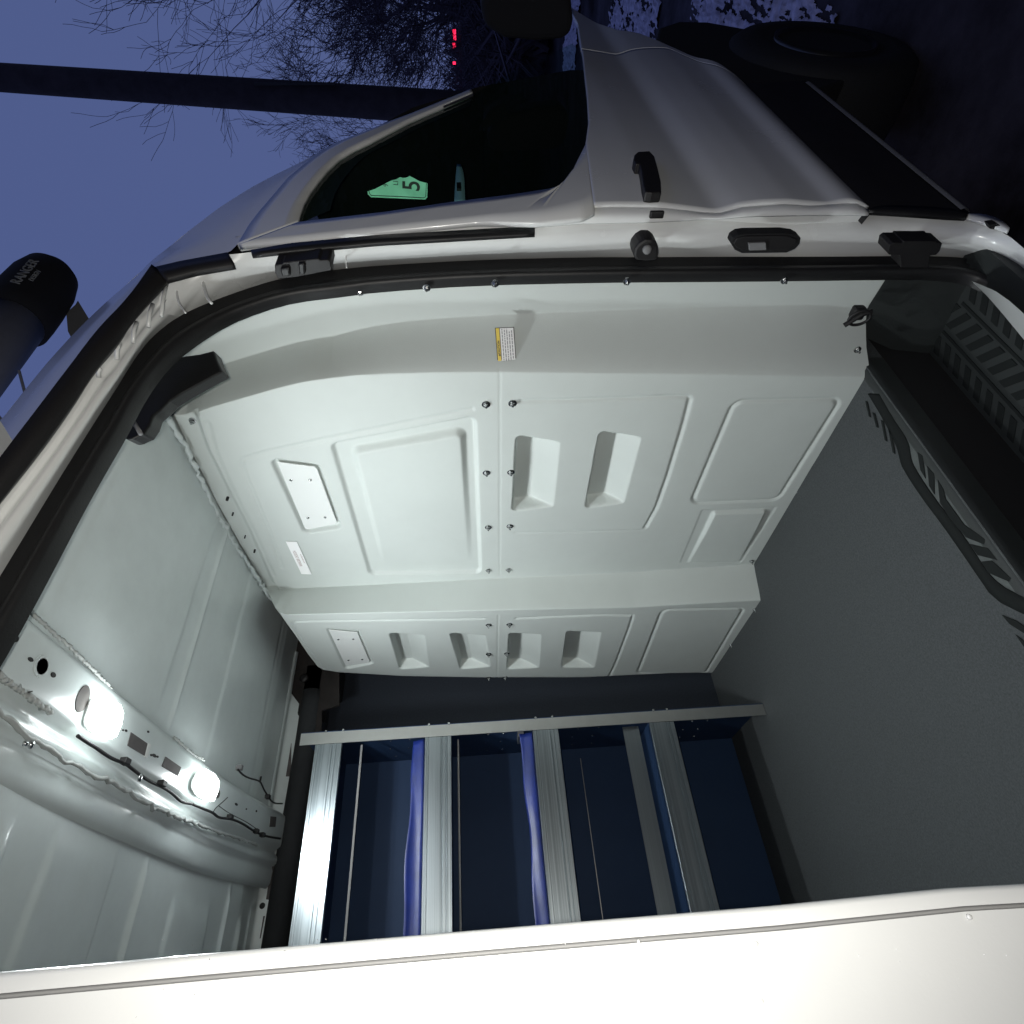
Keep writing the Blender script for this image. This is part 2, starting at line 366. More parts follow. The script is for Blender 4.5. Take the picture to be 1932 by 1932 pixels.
# --- dark cab behind the glass
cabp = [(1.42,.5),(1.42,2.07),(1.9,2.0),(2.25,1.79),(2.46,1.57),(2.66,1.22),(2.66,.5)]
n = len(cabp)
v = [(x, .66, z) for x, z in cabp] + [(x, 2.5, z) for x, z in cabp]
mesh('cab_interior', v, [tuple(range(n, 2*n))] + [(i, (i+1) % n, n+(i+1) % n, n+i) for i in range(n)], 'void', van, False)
# body structure behind door gap
mesh('pillar_return', [(1.358,.603,.70),(1.358,.603,1.80),(1.358,.640,1.80),(1.358,.640,.70)], [(0,1,2,3)], 'paint', van, False)
# front seat
sb = MB(); sb.box((1.55,.98,.75),(2.15,1.45,1.12),.06); sb.box((1.50,.98,1.1),(1.66,1.45,1.66),.06); sb.box((1.52,1.10,1.70),(1.62,1.34,1.90),.04)
sb.build('seat', 'seat', van, True)
# seat belt strip
loft('seat_belt', [Pc([(862,310),(860,330),(858,360),(857,384)], 'Y', .68), Pc([(870,311),(876,332),(877,360),(878,384)], 'Y', .68)], 'belt', van, 12, thick=.003)
MB().box(P(866,352,'Y',.675)-np.array([.02,.003,.006]), P(866,352,'Y',.675)+np.array([.02,.003,.006])).build('belt_clip', 'black', van)
# --- rocker panel below the door
V = []
for x in np.linspace(1.338, 2.30, 60):
    for z, y in [(.709,.63),(.70,.606),(.60,.604),(.50,.600),(.475,.600),(.462,.612),(.45,.66)]: V.append((x, y, z))
mesh('rocker_panel', V, grid_faces(60, 7), 'black', van, True)
V = []
for x in np.linspace(1.338, 2.28, 50):
    for z, y in [(.484,.5985),(.476,.595),(.466,.597),(.458,.606)]: V.append((x, y, z))
mesh('rocker_lit_edge', V, grid_faces(50, 4), 'gray', van, True)  # highlight along the rocker's lower edge, put in as a paler strip
# --- B pillar jamb: outer edge, fold, seal seat
J0 = [(300,507),(360,493),(431,480),(447,479),(485,474),(549,462),(710,447),(900,435),(1009,430),(1100,422),(1230,415),(1356,403),(1480,393),(1638,389),(1700,397),(1770,410),(1830,416),(1870,428),(1905,446),(1975,505)]
Jm = [(316,529),(368,515.6),(442,503),(470,496),(500,490),(560,484),(710,472),(900,459),(1009,454),(1098,447),(1184,442.6),(1270,444.8),(1365,434),(1486,427.5),(1659,432),(1760,440),(1832,449),(1880,463),(1915,480),(1975,525)]
J1 = [(258.3,674.8),(288.7,637.3),(337.8,597.5),(398.7,570.6),(492.2,538),(539,526),(625.6,511),(710.3,502.8),(900,492),(1100,487),(1220,487),(1400,486),(1549.7,486.3),(1674,484.8),(1760,485),(1820.5,488.3),(1870.6,497.3),(1910.6,517.4),(1932,535),(1975,585)]
K = [0, 3, 4, 6, 7, 9, 12, 19]
def Jpt(c, Y): return [P(x, y, 'Y', Y) for x, y in c]
# each run skinned separately so that the bends stay in register
seg = [(J0[0:6], Jm[0:6], J1[0:6]), (J0[5:10], Jm[5:10], J1[5:11]), (J0[9:14], Jm[9:15], J1[10:14]), (J0[13:], Jm[14:], J1[13:])]
rows0 = np.concatenate([resamp(Jpt(s[0], .618), 30)[:-1] for s in seg]); rowsm = np.concatenate([resamp(Jpt(s[1], .636), 30)[:-1] for s in seg]); rows1 = np.concatenate([resamp(Jpt(s[2], .716), 30)[:-1] for s in seg])
rowsb = rowsm*.5+rows1*.5+np.array([-.006, 0, 0])
V = np.concatenate([rows0, rowsm, rowsb, rows1]); 
o = mesh('door_jamb', V, grid_faces(4, len(rows0)), 'paint', van, True)
o.modifiers.new('s', 'SUBSURF').render_levels = 1
for c_, r_ in (([(374,516),(382,528),(386,545),(391,562),(399,572)], .003), ([(480,495),(460,503),(420,511),(385,519),(376,524)], .0022), ([(335,530),(333,545),(336,570),(350,590)], .002), ([(652,484),(654,505)], .0018)):
    MB().tube(smoothc([P(x, y, 'Y', .655) for x, y in c_], 24, 2), r_, 8).build('jamb_fold', 'paint', van, True)
# black gap strips
loft('door_gap_seal', [Pc([(474,475),(549,462),(710,446.6),(1009,429.5)], 'Y', .612), Pc([(476,484),(549,476),(710,461),(1009,444)], 'Y', .612)], 'rubber', van, 30, thick=.008, it=0)
loft('track_front_cover', [Pc([(294,509),(340,498),(431.4,481)], 'Y', .612), Pc([(314,530),(368,515.6),(444,503)], 'Y', .612)], 'black', van, 20, thick=.012, it=0)
# --- upper sliding track
tr_o = [(285,504),(240.6,564),(176.5,632.5),(112,718.7),(60,788),(20,839.4),(-60,945)]
tr_i = [(318,531),(250.7,606.4),(224.6,648.5),(180.5,698.7),(140.4,762.8),(86.2,839.4),(0,949.4),(-50,1015)]
loft('door_track', [Pc(tr_o, 'Y', .605), Pc(tr_i, 'Y', .625)], 'black', van, 50, thick=.015)
# header rail between the track and the seal
hd_m = [(300,590),(262,640),(232,690),(190,742),(150,800),(60,930),(0,1010),(-50,1080)]
hd_s = [(340,597),(290,636),(258,675),(236.6,708.7),(220.6,736.8),(156.4,839.4),(80,965),(0,1097.5),(-50,1180)]
loft('header_rail', [Pc(tr_i, 'Y', .64), Pc([(a+8, b+14) for a, b in tr_i], 'Y', .665), Pc(hd_m, 'Y', .650), Pc(hd_s, 'Y', .712)], 'paint', van, 60, sub=2)
for x0, y0, x1, y1 in [(316,531,304,596),(288,574,280,617),(258,608,251,647),(226,648,220,678),(190,695,186,711)]:
    a = P(x0, y0, 'Y', .632); b = P(x1, y1, 'Y', .645); MB().tube([a, (a+b)/2+np.array([0,-.004,0]), b], .0035, 8).build('header_rib', 'paint', van, True)
#_ = MB().box(P(352,560,'Y',.68)-np.array([.03,.01,.035]), P(352,560,'Y',.68)+np.array([.02,.03,.03]), .008)
# --- black rubber door seal with three ridges
s_out = [(-50,1180),(0,1097.5),(80,965),(156.4,839.4),(220.6,736.8),(236.6,708.7),(258.3,674.8),(288.7,637.3),(337.8,597.5),(398.7,570.6),(492.2,538),(539,526),(625.6,511),(710.3,502.8),(900,492),(1100,487),(1220,487),(1400,486),(1549.7,486.3),(1674,484.8),(1760,485),(1820.5,488.3),(1870.6,497.3),(1910.6,517.4),(1932,535),(1985,590)]
s_in = [(-50,1300),(0,1218),(67.7,1097.7),(140,962),(180.5,892),(225.6,816.8),(262,747),(305,688.8),(351.8,649),(422,604.6),(492.2,577.6),(553,561.2),(642,550.8),(710.3,541.4),(900,529),(1100,524.5),(1220,523),(1400,522),(1549.7,520.4),(1674,518.5),(1770,519),(1830.5,525.4),(1878.6,547.4),(1905,567),(1932,591.6),(1985,650)]
So = smoothc(Jpt(s_out, .711), 220, 1); Si = smoothc(Jpt(s_in, .716), 220, 1)
So = np.array(So); Si = np.array(Si); rows = []
for t, dy in [(-.06, .02), (0, 0), (.10, -.010), (.22, -.001), (.30, -.006), (.42, .003), (.55, -.008), (.80, -.014), (.95, -.004), (1.0, .02)]:
    q = So*(1-t)+Si*t; q[:, 1] += dy; q[:, 0] += dy*.6; rows.append(q)
mesh('door_seal', np.concatenate(rows), grid_faces(len(rows), 220), 'rubber', van, True)
# --- pillar fittings
def fitting(name, px, Y, depth, mat='black', bev=.003, parent=van):
    a = [P(x, y, 'Y', Y) for x, y in px]; mb = MB().prism(a, (.0, depth, 0)); o = mb.build(name, mat, parent)
    md = o.modifiers.new('b', 'BEVEL'); md.width = bev; md.segments = 2; return o
def PX(px, X, d, name, mat='black', bev=.003, parent=van):
    a = [P(x, y, 'X', X) for x, y in px]; o = MB().prism(a, (d, 0, 0)).build(name, mat, parent)
    if bev: md = o.modifiers.new('b', 'BEVEL'); md.width = bev; md.segments = 2
    return o
J = lambda x, y: (x, y)
PX([(518,500),(533,498),(534,495),(600,488),(603,491),(618,490),(623,494),(626,510),(560,523),(540,525),(524,526),(519,516)], 1.18, .06, 'track_stop')
PX([(528,507),(545,505),(548,521),(532,523)], 1.172, .02, 'stop_pad', 'rubber')
PX([(562,498),(574,497),(576,518),(565,520)], 1.172, .02, 'stop_pad', 'rubber')
PX([(1197,470),(1206,459),(1217,452),(1232,452),(1242,462),(1243,479),(1240,492),(1220,494),(1200,492),(1195,482)], 1.245, .05, 'striker_bumper', 'black', .006)
MB().lathe(P(1220,470,'X',1.245), (-1, -.2, 0), [(0,.010),(.006,.010),(.009,.006)], 12).build('striker_bolt', 'gray', van, True)
PX([(1379,460),(1383,450),(1394,443),(1408,441),(1480,440),(1500,443),(1511,449),(1509,460),(1500,470),(1484,477),(1400,478),(1387,472)], 1.272, .03, 'latch_recess', 'void', .002)
PX([(1384,460),(1390,450),(1405,446),(1484,445),(1503,451),(1503,460),(1492,468),(1478,473),(1402,473),(1390,468)], 1.269, .01, 'latch_plate', 'black', .002)
PX([(1412,459),(1445,458),(1446,472),(1414,473)], 1.264, .01, 'latch_socket', 'gray', .001)
PX([(1675,478),(1678,463),(1686,458),(1704,458),(1705,455),(1765,455),(1767,458),(1778,459),(1773,474),(1766,481),(1755,482),(1752,505),(1700,505),(1698,481),(1678,481)], 1.235, .05, 'lower_roller_guide')
# black trim over the upper corner of the seal
trim = [(296.8,700.7),(312,688),(328.9,676.6),(350,671),(375,668),(403.3,660.7),(410,680),(419.7,700.5),(400,710),(370.6,726.2),(340,743),(319.1,756.6),(302.7,773),(288.7,784.7),(282,803),(270,820),(264.7,821),(250,828),(238.6,830),(229,820),(222,800),(236,770),(262,735)]
a = [P(x, y, 'Y', .775) for x, y in trim]
mid_ = np.mean(a, 0); mb = MB().prism(a, (.02, .035, 0)); o = mb.build('corner_trim', 'rubber', van); md = o.modifiers.new('b', 'BEVEL'); md.width = .006; md.segments = 3
MB().tube([P(249,792,'Y',.77), P(258,806,'Y',.768), P(266,819,'Y',.77)], .004, 8).build('trim_clip_edge', 'gray', van, True)
PX([(301,764),(314,757),(321,776),(306,773)], 1.16, .03, 'trim_block', 'black')

# ------------------------------------------------------------------ cargo floor, step and sill
def slab(name, a, b, mat, parent=van, bev=0): return MB().box(a, b, bev).build(name, mat, parent)
slab('cargo_floor', (-2.2, .924, .56), (1.5, 2.62, .62), 'floor')
slab('step_riser', (-2.2, .928, .40), (1.5, .935, .5599), 'void')
slab('step_tread', (-.2, .66, .38), (1.32, .927, .42), 'tread')
fe = MB()
V = []
for x in np.linspace(-.9, 1.22, 60):
    for y, z in [(.923,.56),(.921,.60),(.923,.617),(.932,.6235),(.95,.6215)]: V.append((x, y, z))
mesh('floor_edge_trim', V, grid_faces(60, 5), 'tread', van, True)
# chevron pads pressed along the floor edge and on the step
def pads(name, z, y0, y1, xs, slant, w, mat='pad', ins=0.):
    mb = MB()
    for x in xs:
        p = [(x, y0+ins, z), (x+w, y0+ins, z), (x+w+slant, y1-ins, z), (x+slant, y1-ins, z)]
        mb.prism(p, (0, 0, .0025))
    o = mb.build(name, mat, van); md = o.modifiers.new('b', 'BEVEL'); md.width = .0015; md.segments = 2; return o
fq = lambda x, y: P(x*.33417+1549.7, y*.33417+645.7, 'Z', .6212)
def fpad(poly, name='floor_tread_pad', mat='pad', h=.002):
    o = MB().prism([fq(x, y) for x, y in poly], (0, 0, h)).build(name, mat, van); md = o.modifiers.new('b', 'BEVEL'); md.width = .0012; md.segments = 2
la = [(265,290),(350,430),(430,590),(445,660),(462,712),(560,865),(700,1050),(790,1180),(880,1310),(975,1450),(1144,1535),(1300,1600)]
lb = [(330,290),(400,420),(495,560),(505,640),(522,700),(640,880),(760,1030),(845,1150),(930,1285),(1010,1370),(1144,1440),(1300,1500)]
loft('floor_edge_plate', [[(1.16,.9265,.6206),(.8,.9265,.6206),(.2,.9265,.6206)], [fq(x, y) for x, y in [(290,300),(400,470),(480,610),(520,740),(600,860),(760,1080),(850,1210),(960,1370),(1144,1500),(1300,1600)]]], 'edgeplate', van, 60, it=1)
loft('floor_tread_band', [[fq(x, y)+np.array([0,0,.001]) for x, y in la], [fq(x, y)+np.array([0,0,.001]) for x, y in lb]], 'pad', van, 70, thick=.002, it=1)
for q in ([(545,620),(575,640),(592,772),(562,722)], [(600,698),(640,742),(642,862),(612,812)], [(660,775),(692,830),(705,885),(810,1030),(935,1112),(920,1142),(820,1102),(730,1000),(672,905)],
          [(840,1138),(945,1162),(1002,1232),(885,1202)], [(905,1238),(965,1232),(1078,1332),(1062,1352),(945,1302)],
          [(250,330),(262,335),(282,425),(270,418)], [(290,395),(305,402),(325,485),(312,480)], [(338,438),(352,446),(374,562),(360,552)], [(380,488),(396,500),(420,632),(405,622)],
          [(1020,1538),(1100,1570),(1160,1610),(1150,1645),(1066,1592)], [(1098,1648),(1144,1682),(1190,1740),(1150,1725)], [(1160,1750),(1210,1790),(1260,1850),(1200,1830)]):
    fpad(q)
pads('step_tread_pattern', .4202, .875, .915, list(np.arange(-.1, 1.24, .046)), -.030, .024)
pads('step_tread_pattern', .4202, .79, .845, list(np.arange(-.1, 1.24, .046)), .035, .024)
pads('step_tread_pattern', .4202, .72, .765, list(np.arange(-.1, 1.24, .046)), -.030, .024)
for y in (.858, .777): slab('step_tread_pattern', (-.1, y, .4202), (1.24, y+.007, .4225), 'pad')
# front wall of the step well below the partition, and the white inner sill
loft('step_end_wall', [Pc([(1613,628),(1640,575),(1677,519),(1760,519),(1835,526)], 'X', 1.285), [(1.24,.96,.42),(1.24,.90,.42),(1.25,.82,.42),(1.26,.76,.42),(1.26,.70,.42)]], 'tread', van, 20, it=0)
loft('sill_inner', [Pc([(1833,530),(1878,549),(1905,568),(1932,592),(1975,640)], 'Z', .50), Pc([(1836,533),(1862,558),(1890,590),(1932,641),(1975,700)], 'Z', .435)], 'paint', van, 20, it=0)
o = PX([(1866,424),(1880,422),(1893,428),(1902,436),(1896,440),(1880,434),(1868,432)], 1.27, .02, 'sill_plug', 'void', .001)
o = loft('sill_corner', [Pc([(1826,405),(1850,405),(1875,411),(1893,420),(1905,432)], 'Y', .604), Pc([(1824,414),(1848,420),(1872,428),(1886,434),(1900,440)], 'Y', .61)], 'paint', van, 20, thick=.006)
o = loft('rocker_step_rubber', [Pc([(1638,397),(1660,391),(1700,391),(1780,395),(1825,402)], 'Y', .604), Pc([(1640,402),(1660,403),(1700,405),(1780,411),(1822,413)], 'Y', .606)], 'rubber', van, 20, thick=.01)

# ------------------------------------------------------------------ cargo roof inside
# ceiling sheet with pressed ribs running along the van
def ceiling(name, x0, x1, nx, ribs, z0):
    ys = np.linspace(.735, 2.285, 460); xs = np.linspace(x0, x1, nx); V = []
    for x in xs:
        z = z0 + .035*np.sin(np.clip((ys-.72)/1.8, 0, 1)*math.pi)**.7 - .02 + .022*np.clip((ys-2.1)/.18, 0, 1)
        for yc, wd, h, xa, xb in ribs:
            en = 1/(1+math.exp(-(x-xa)/.008))*1/(1+math.exp((x-xb)/.008))
            d = np.abs(ys-yc)-wd/2; z = z - h*en/(1+np.exp(d/.004))
        V += [(x, y, zz) for y, zz in zip(ys, z)]
    return mesh(name, V, grid_faces(nx, 460), 'ceil', van, True)
ceiling('ceiling_sheet', .44, 1.27, 90, [(1.15, .46, .003, .60, 1.12), (1.455, .012, .007, .56, 1.3), (1.86, .34, .003, .5, 1.3), (2.06, .003, .002, .5, 1.3)], 2.392)
ceiling('ceiling_sheet', -1.6, .36, 120, [(1.02,.030,.010,-1.4,.24),(1.26,.22,.006,-1.4,.26),(1.50,.014,.012,-1.4,.27),(1.78,.22,.008,-1.4,.22),(2.0,.014,.010,-1.4,.28),(2.12,.03,.010,.10,.22),(2.22,.012,.008,-1.4,.26)], 2.378)
# roof bow
bow = empty('roof_bow', (0, 0, 0)); bow.parent = van; bow.location = Vector((.45, 1.6, 2.35)) - van.location
ys = np.linspace(.715, 2.29, 200)
prof = [(.530,2.385),(.520,2.366),(.508,2.352),(.497,2.350),(.425,2.350),(.416,2.352),(.408,2.366),(.398,2.370),(.386,2.360),(.376,2.358),(.366,2.360),(.358,2.372),(.345,2.368),(.322,2.3685),(.310,2.370),(.302,2.375),(.296,2.380)]
V = []
for y in ys:
    sag = .012*math.sin((y-.72)/1.7*math.pi) - .004
    bend = .035*max(0, (y-1.7)/.7)**1.5
    for x, z in prof: V.append((x+bend, y, z+sag))
mesh('bow_beam', V, grid_faces(200, len(prof)), 'ceil', bow, True)
def bz(y): return 2.350 + .012*math.sin((y-.72)/1.7*math.pi) - .004
def bend(y): return .035*max(0, (y-1.7)/.7)**1.5
# sealant beads: lumpy
rs = random.Random(3)
def bead(name, px, z, r, parent, mat='seam', n=90, amp=.5):
    c = smoothc([P(x, y, 'Z', z) for x, y in px], n, 2); 
    pts = [(p[0]+rs.gauss(0, r*amp), p[1], bz(min(2.3, max(.8, p[1])))+ (z-2.35)+rs.gauss(0, r*.3)) for p in c]
    rr = [r*(.7+.6*rs.random()) for _ in pts]
    return MB().tube(pts, rr, 7).build(name, mat, parent, True)
seal_px = [(-40,1318),(9,1353),(40,1378),(78,1404),(144,1443),(216,1477),(271,1510),(331,1537),(421,1570),(487,1594)]
bead('bow_sealant', seal_px, 2.352, .0038, bow)
bead('bow_sealant', [(38,1132),(60,1160),(75,1172),(95,1190),(140,1225),(190,1275),(215,1300)], 2.356, .003, bow)
bead('bow_sealant', [(-20,1262),(20,1290),(62,1320),(100,1345)], 2.352, .004, bow)
bead('bow_sealant', [(335,1390),(350,1405),(372,1425),(392,1434)], 2.36, .0025, bow)
def disc(cx, cy, ra, rb, z=2.3455, mat='hole', name='bow_hole', ang=0):
    c = P(cx, cy, 'Z', z); k = 20; c[2] = bz(c[1])-.0015
    v = [(c[0]+ra*math.cos(2*math.pi*j/k), c[1]+rb*math.sin(2*math.pi*j/k), c[2]) for j in range(k)]
    return MB().prism(v, (0, 0, .003)).build(name, mat, bow)
def quad(px, mat='cavity', name='bow_opening', z=2.3455, d=.003):
    v = [P(x, y, 'Z', z) for x, y in px]; v = [(p[0], p[1], bz(p[1])-.0015) for p in v]
    return MB().prism(v, (0, 0, d)).build(name, mat, bow)
for cx, cy, ra, rb in [(84,1257,.013,.013),(106,1273,.004,.006),(30,1203,.006,.009),(62,1244,.003,.006),(289,1380,.002,.004),(295,1424,.002,.004),(301,1425,.003,.009),(307,1427,.002,.004),(453,1517,.003,.010),(471,1526,.002,.004),(489,1530,.003,.005),(247,1378,.002,.004),(241,1377,.0015,.003)]:
    disc(cx, cy, ra, rb)
disc(163,1318,.024,.017, mat='cavity'); disc(419,1497,.011,.014, mat='cavity')
disc(84,1257,.018,.018, mat='ceil', name='hole_collar')
quad([(250,1405),(256,1381),(287,1402),(287,1404),(282,1425),(250,1406)])
quad([(315,1445),(322,1427),(351,1447),(345,1463)])
quad([(512,1560),(514,1540),(524,1541),(522,1560)])
quad([(289,1402),(294,1404),(287,1430),(282,1427)], 'plate', 'opening_flange')
quad([(57,1305),(66,1303),(66,1305),(58,1307)], 'hole', 'bow_opening')
# shiny rivet clips
for x, y, r in [(56,1405,.006),(262,1467,.008),(44,1403,.004)]:
    MB().lathe(P(x, y, 'Z', 2.345), (0, .3, -1), [(0, r), (.004, r), (.006, r*.5)], 10).build('roof_clip', 'steel', bow, True)

# ------------------------------------------------------------------ far wall
slab('wall_liner', (-2.2, 2.50, .62), (1.5, 2.52, 2.325), 'liner')
slab('liner_edge', (-.9, 2.32, 2.281), (1.2, 2.326, 2.2885), 'alu')
slab('wall_outer', (-2.2, 2.56, .4), (1.5, 2.58, 2.47), 'paint')
# white cant rail with cut-outs
loft('cant_rail', [[(-1.6,2.270,2.412),(1.16,2.270,2.412)], [(-1.6,2.284,2.402),(1.16,2.284,2.402)], [(-1.6,2.292,2.412),(1.16,2.292,2.412)], [(-1.6,2.305,2.410),(1.16,2.305,2.410)], [(-1.6,2.312,2.398),(1.16,2.312,2.398)], [(-1.6,2.318,2.33),(1.16,2.318,2.33)]], 'ceil', van, 40, sub=1, it=0)
loft('rail_underside', [[(-1.6,2.319,2.33),(1.16,2.319,2.33)], [(-1.6,2.325,2.29),(1.16,2.325,2.29)], [(-1.6,2.499,2.30),(1.16,2.499,2.30)]], 'liner', van, 40, sub=1, it=0)
def railcut(px):
    v = [P(x, y, 'Y', 2.3135) for x, y in px]; MB().prism(v, (0, .003, 0)).build('rail_opening', 'cavity', van)
railcut([(538,1403),(550,1402),(549,1465),(530,1465),(532,1440)]); railcut([(499,1636),(517,1634),(512,1698),(492,1696)]); railcut([(488,1730),(500,1728),(492,1770),(478,1775)])
MB().lathe(P(495,1709,'Y',2.313), (0,-1,0), [(0,.009),(.002,.009)], 14).build('rail_opening', 'hole', van)
# black foam-sleeved tube along the top of the far wall
MB().tube([(x, 2.318+.003*math.sin(x*9), 2.330+.003*math.sin(x*5+1)) for x in np.linspace(-1.5, 1.0, 40)], .040, 16).build('foam_tube', 'foam', van, True)
cb = MB(); cb.box((.90,2.30,2.285),(1.12,2.42,2.375),.014); cb.box((1.00,2.31,2.24),(1.14,2.47,2.40),.014)
cb.tube([(.98,2.33,2.36),(1.02,2.32,2.375),(1.08,2.35,2.37)], .017, 10); cb.lathe((1.05,2.31,2.362),(0,-1,.3),[(0,.016),(.018,.018),(.024,.010)],14)
cb.build('corner_bracket', 'black', van)
MB().prism([P(x, y, 'Y', 2.30) for x, y in [(528,1190),(548,1185),(640,1262),(640,1330),(607,1340),(606,1395),(578,1398),(566,1330),(548,1306),(527,1300)]], (0, .012, 0)).build('corner_dark_sheet', 'cavityd', van)  # dark sheet added to fill the far upper corner
# closing end of the van behind the camera side (inner wall near the door and rear)
slab('side_wall_rear', (-2.2, .66, .42), (-.12, .70, 2.42), 'ceil')
slab('rear_bulkhead', (-2.22, .6, .42), (-2.2, 2.6, 2.45), 'ceil')

# ------------------------------------------------------------------ sliding door, pushed back beside the camera
sd = empty('sliding_door', (0, 0, 0)); sd.parent = van; sd.location = Vector((.03, .5, .62)) - van.location
ex = [(0,1830),(450,1790),(904,1751),(1463,1705),(1700,1681),(1800,1671),(1932,1664)]
ed = [P(x, y, 'Y', .505) for x, y in ex]
ed = [ed[0]+np.array([0,0,.4])] + ed + [ed[-1]-np.array([0,0,.5])]
zz = np.array([p[2] for p in ed])[::-1]; xx = np.array([p[0] for p in ed])[::-1]
def edx(z): return float(np.interp(z, zz, xx))
def section(z, pr):
    return [(edx(z)+dx, y, z) for dx, y in pr]
prA = [(-.030,.575),(-.006,.570),(-.001,.555),(0,.530),(-.0005,.512),(-.002,.5045),(-.005,.502),(-.0128,.5010)]
prG = [(-.0128,.5010),(-.0133,.5045),(-.0145,.5055),(-.0155,.5045),(-.0160,.5008)]
prB = [(-.0160,.5008),(-.03,.499),(-.08,.497),(-.3,.492),(-1.1,.490)]
zl = np.linspace(.62, 2.36, 90)
for nm, pr, mt in (('door_edge', prA, 'paint'), ('door_seam', prG, 'gap'), ('door_outer_skin', prB, 'paint')):
    V = []
    for z in zl: V += section(z, pr)
    mesh(nm, V, grid_faces(90, len(pr)), mt, sd, True)
slab('door_inner_panel', (-1.08, .56, .62), (-.004+.0, .575, 2.34), 'paint', sd)
# rain droplets on the outer skin
mb = MB(); rd = random.Random(8)
dps = [(1437,1889,2.0),(1427,1780,1.4),(1830,1730,1.8),(1205,1776,1.2)]
for i in range(40):
    dps.append((rd.uniform(200, 1900), rd.uniform(1770, 1925), rd.uniform(.15, .45)))
for x, y, r in dps:
    p = P(x, y, 'Y', .4985); r *= .0011
    MB().lathe((p[0], p[1]+.0012, p[2]), (0, -1, 0), [(0, r), (.0012, r*.9), (.0017, r*.55), (.0019, r*.2)], 10).build('rain_drop', 'paint', sd, True)

# ------------------------------------------------------------------ partition
part = empty('bulkhead_partition', (1.17, 1.55, .62), 'white moulded composite partition wall with recessed pockets closing off the cab', 'partition')
X0, X1, X2 = 1.29, 1.17, 1.045
def zy(c, X):
    a = np.array([P(x, y, 'X', X) for x, y in c]); s = np.argsort(a[:, 2]); return a[s, 2], a[s, 1]
za, ya = zy(smoothc([(365,748),(430,735),(500,690),(600,642),(680,620),(760,606),(960,592),(1200,584),(1400,578),(1540,574),(1600,580),(1660,585)], 80, 3), X0)
zb, yb = zy(smoothc([(350,790),(385,772),(440,757),(560,722),(640,711),(700,706),(900,702),(1200,705),(1400,708),(1645,712)], 80, 3), X1)
zc, yc = zy([(516,1112),(700,1103),(900,1092),(1200,1079),(1425,1064)], X1)
zd, yd = zy([(516,1152),(540,1160),(900,1152),(1200,1146),(1437,1133)], X2)
ze, ye = zy([(585,1240),(600,1262),(612,1269),(640,1274),(760,1281),(920,1284),(1100,1283),(1200,1279),(1260,1276),(1340,1275)], X2)
def B(z): return np.interp(z, zb, yb)
def A(z): return np.minimum(np.interp(z, za, ya), B(z)-.035)
tp = [P(x, y, 'X', X1) for x, y in [(321,781),(360,862),(406,952),(451,1032),(514,1134)]]; tp2 = [P(x, y, 'X', X2) for x, y in [(517,1142),(560,1202),(592,1250),(606,1268)]]
tpp = np.array([(.6, 2.30), (.74, 2.33), (.80, 2.36), (.9, 2.42)] + [(p[1], p[2]) for p in tp] ); tpp1 = tpp; tpp2 = np.array([(p[1], p[2]) for p in tp2] + [(2.52, 2.20)])
bt = [P(x, y, 'X', X0) for x, y in [(1700,480),(1674,522),(1640,575),(1613,626)]] + [P(x, y, 'X', X1) for x, y in [(1644,702),(1532,880),(1422,1065)]] + [P(1437,1134,'X',X2), P(1340,1276,'X',X2), P(1300,1330,'X',X2)]
btp = np.array([(p[1], p[2]) for p in bt]); btp = btp[np.argsort(btp[:, 0])]
ncs = [36, 46, 300, 22, 260]; NR = 560
tt = np.linspace(0, 1, NR)
cols = []
Ys = np.zeros((NR, sum(ncs)+1)); Zs = np.zeros_like(Ys); SG = np.zeros_like(Ys)
Zs[:] = (.6 + tt*1.8)[:, None]
for it_ in range(16):
    bps = lambda Z: [np.full_like(Z, .728), np.maximum(A(Z), .738), np.maximum(B(Z), .75), np.interp(Z, zc, yc), np.interp(Z, zd, yd), np.interp(Z, ze, ye)]
    j = 0
    for s, nseg in enumerate(ncs):
        for k in range(nseg + (1 if s == 4 else 0)):
            Z = Zs[:, j]; b = bps(Z); f = k/nseg
            Ys[:, j] = b[s]*(1-f)+b[s+1]*f; SG[:, j] = s+f; j += 1
    z1_ = np.interp(Ys, tpp1[:, 0], tpp1[:, 1]); z2_ = np.interp(Ys, tpp2[:, 0], tpp2[:, 1]); k_ = np.clip(SG-3, 0, 1); zt = z1_*(1-k_)+z2_*k_; zbm = np.interp(Ys, btp[:, 0], btp[:, 1])
    # use a per-column range evaluated row by row for stability
    Zs = .5*Zs + .5*(zbm + (zt-zbm)*tt[:, None]) if it_ < 15 else zbm + (zt-zbm)*tt[:, None]
sm = lambda t: t*t*(3-2*t)
Xs = np.where(SG <= 1, X0, np.where(SG <= 2, X0+(X1-X0)*(.35*sm(np.clip(SG-1, 0, 1))+.65*np.clip(SG-1, 0, 1)), np.where(SG <= 3, X1, np.where(SG <= 4, X1+(X2-X1)*(.35*sm(np.clip(SG-3, 0, 1))+.65*np.clip(SG-3, 0, 1)), X2))))
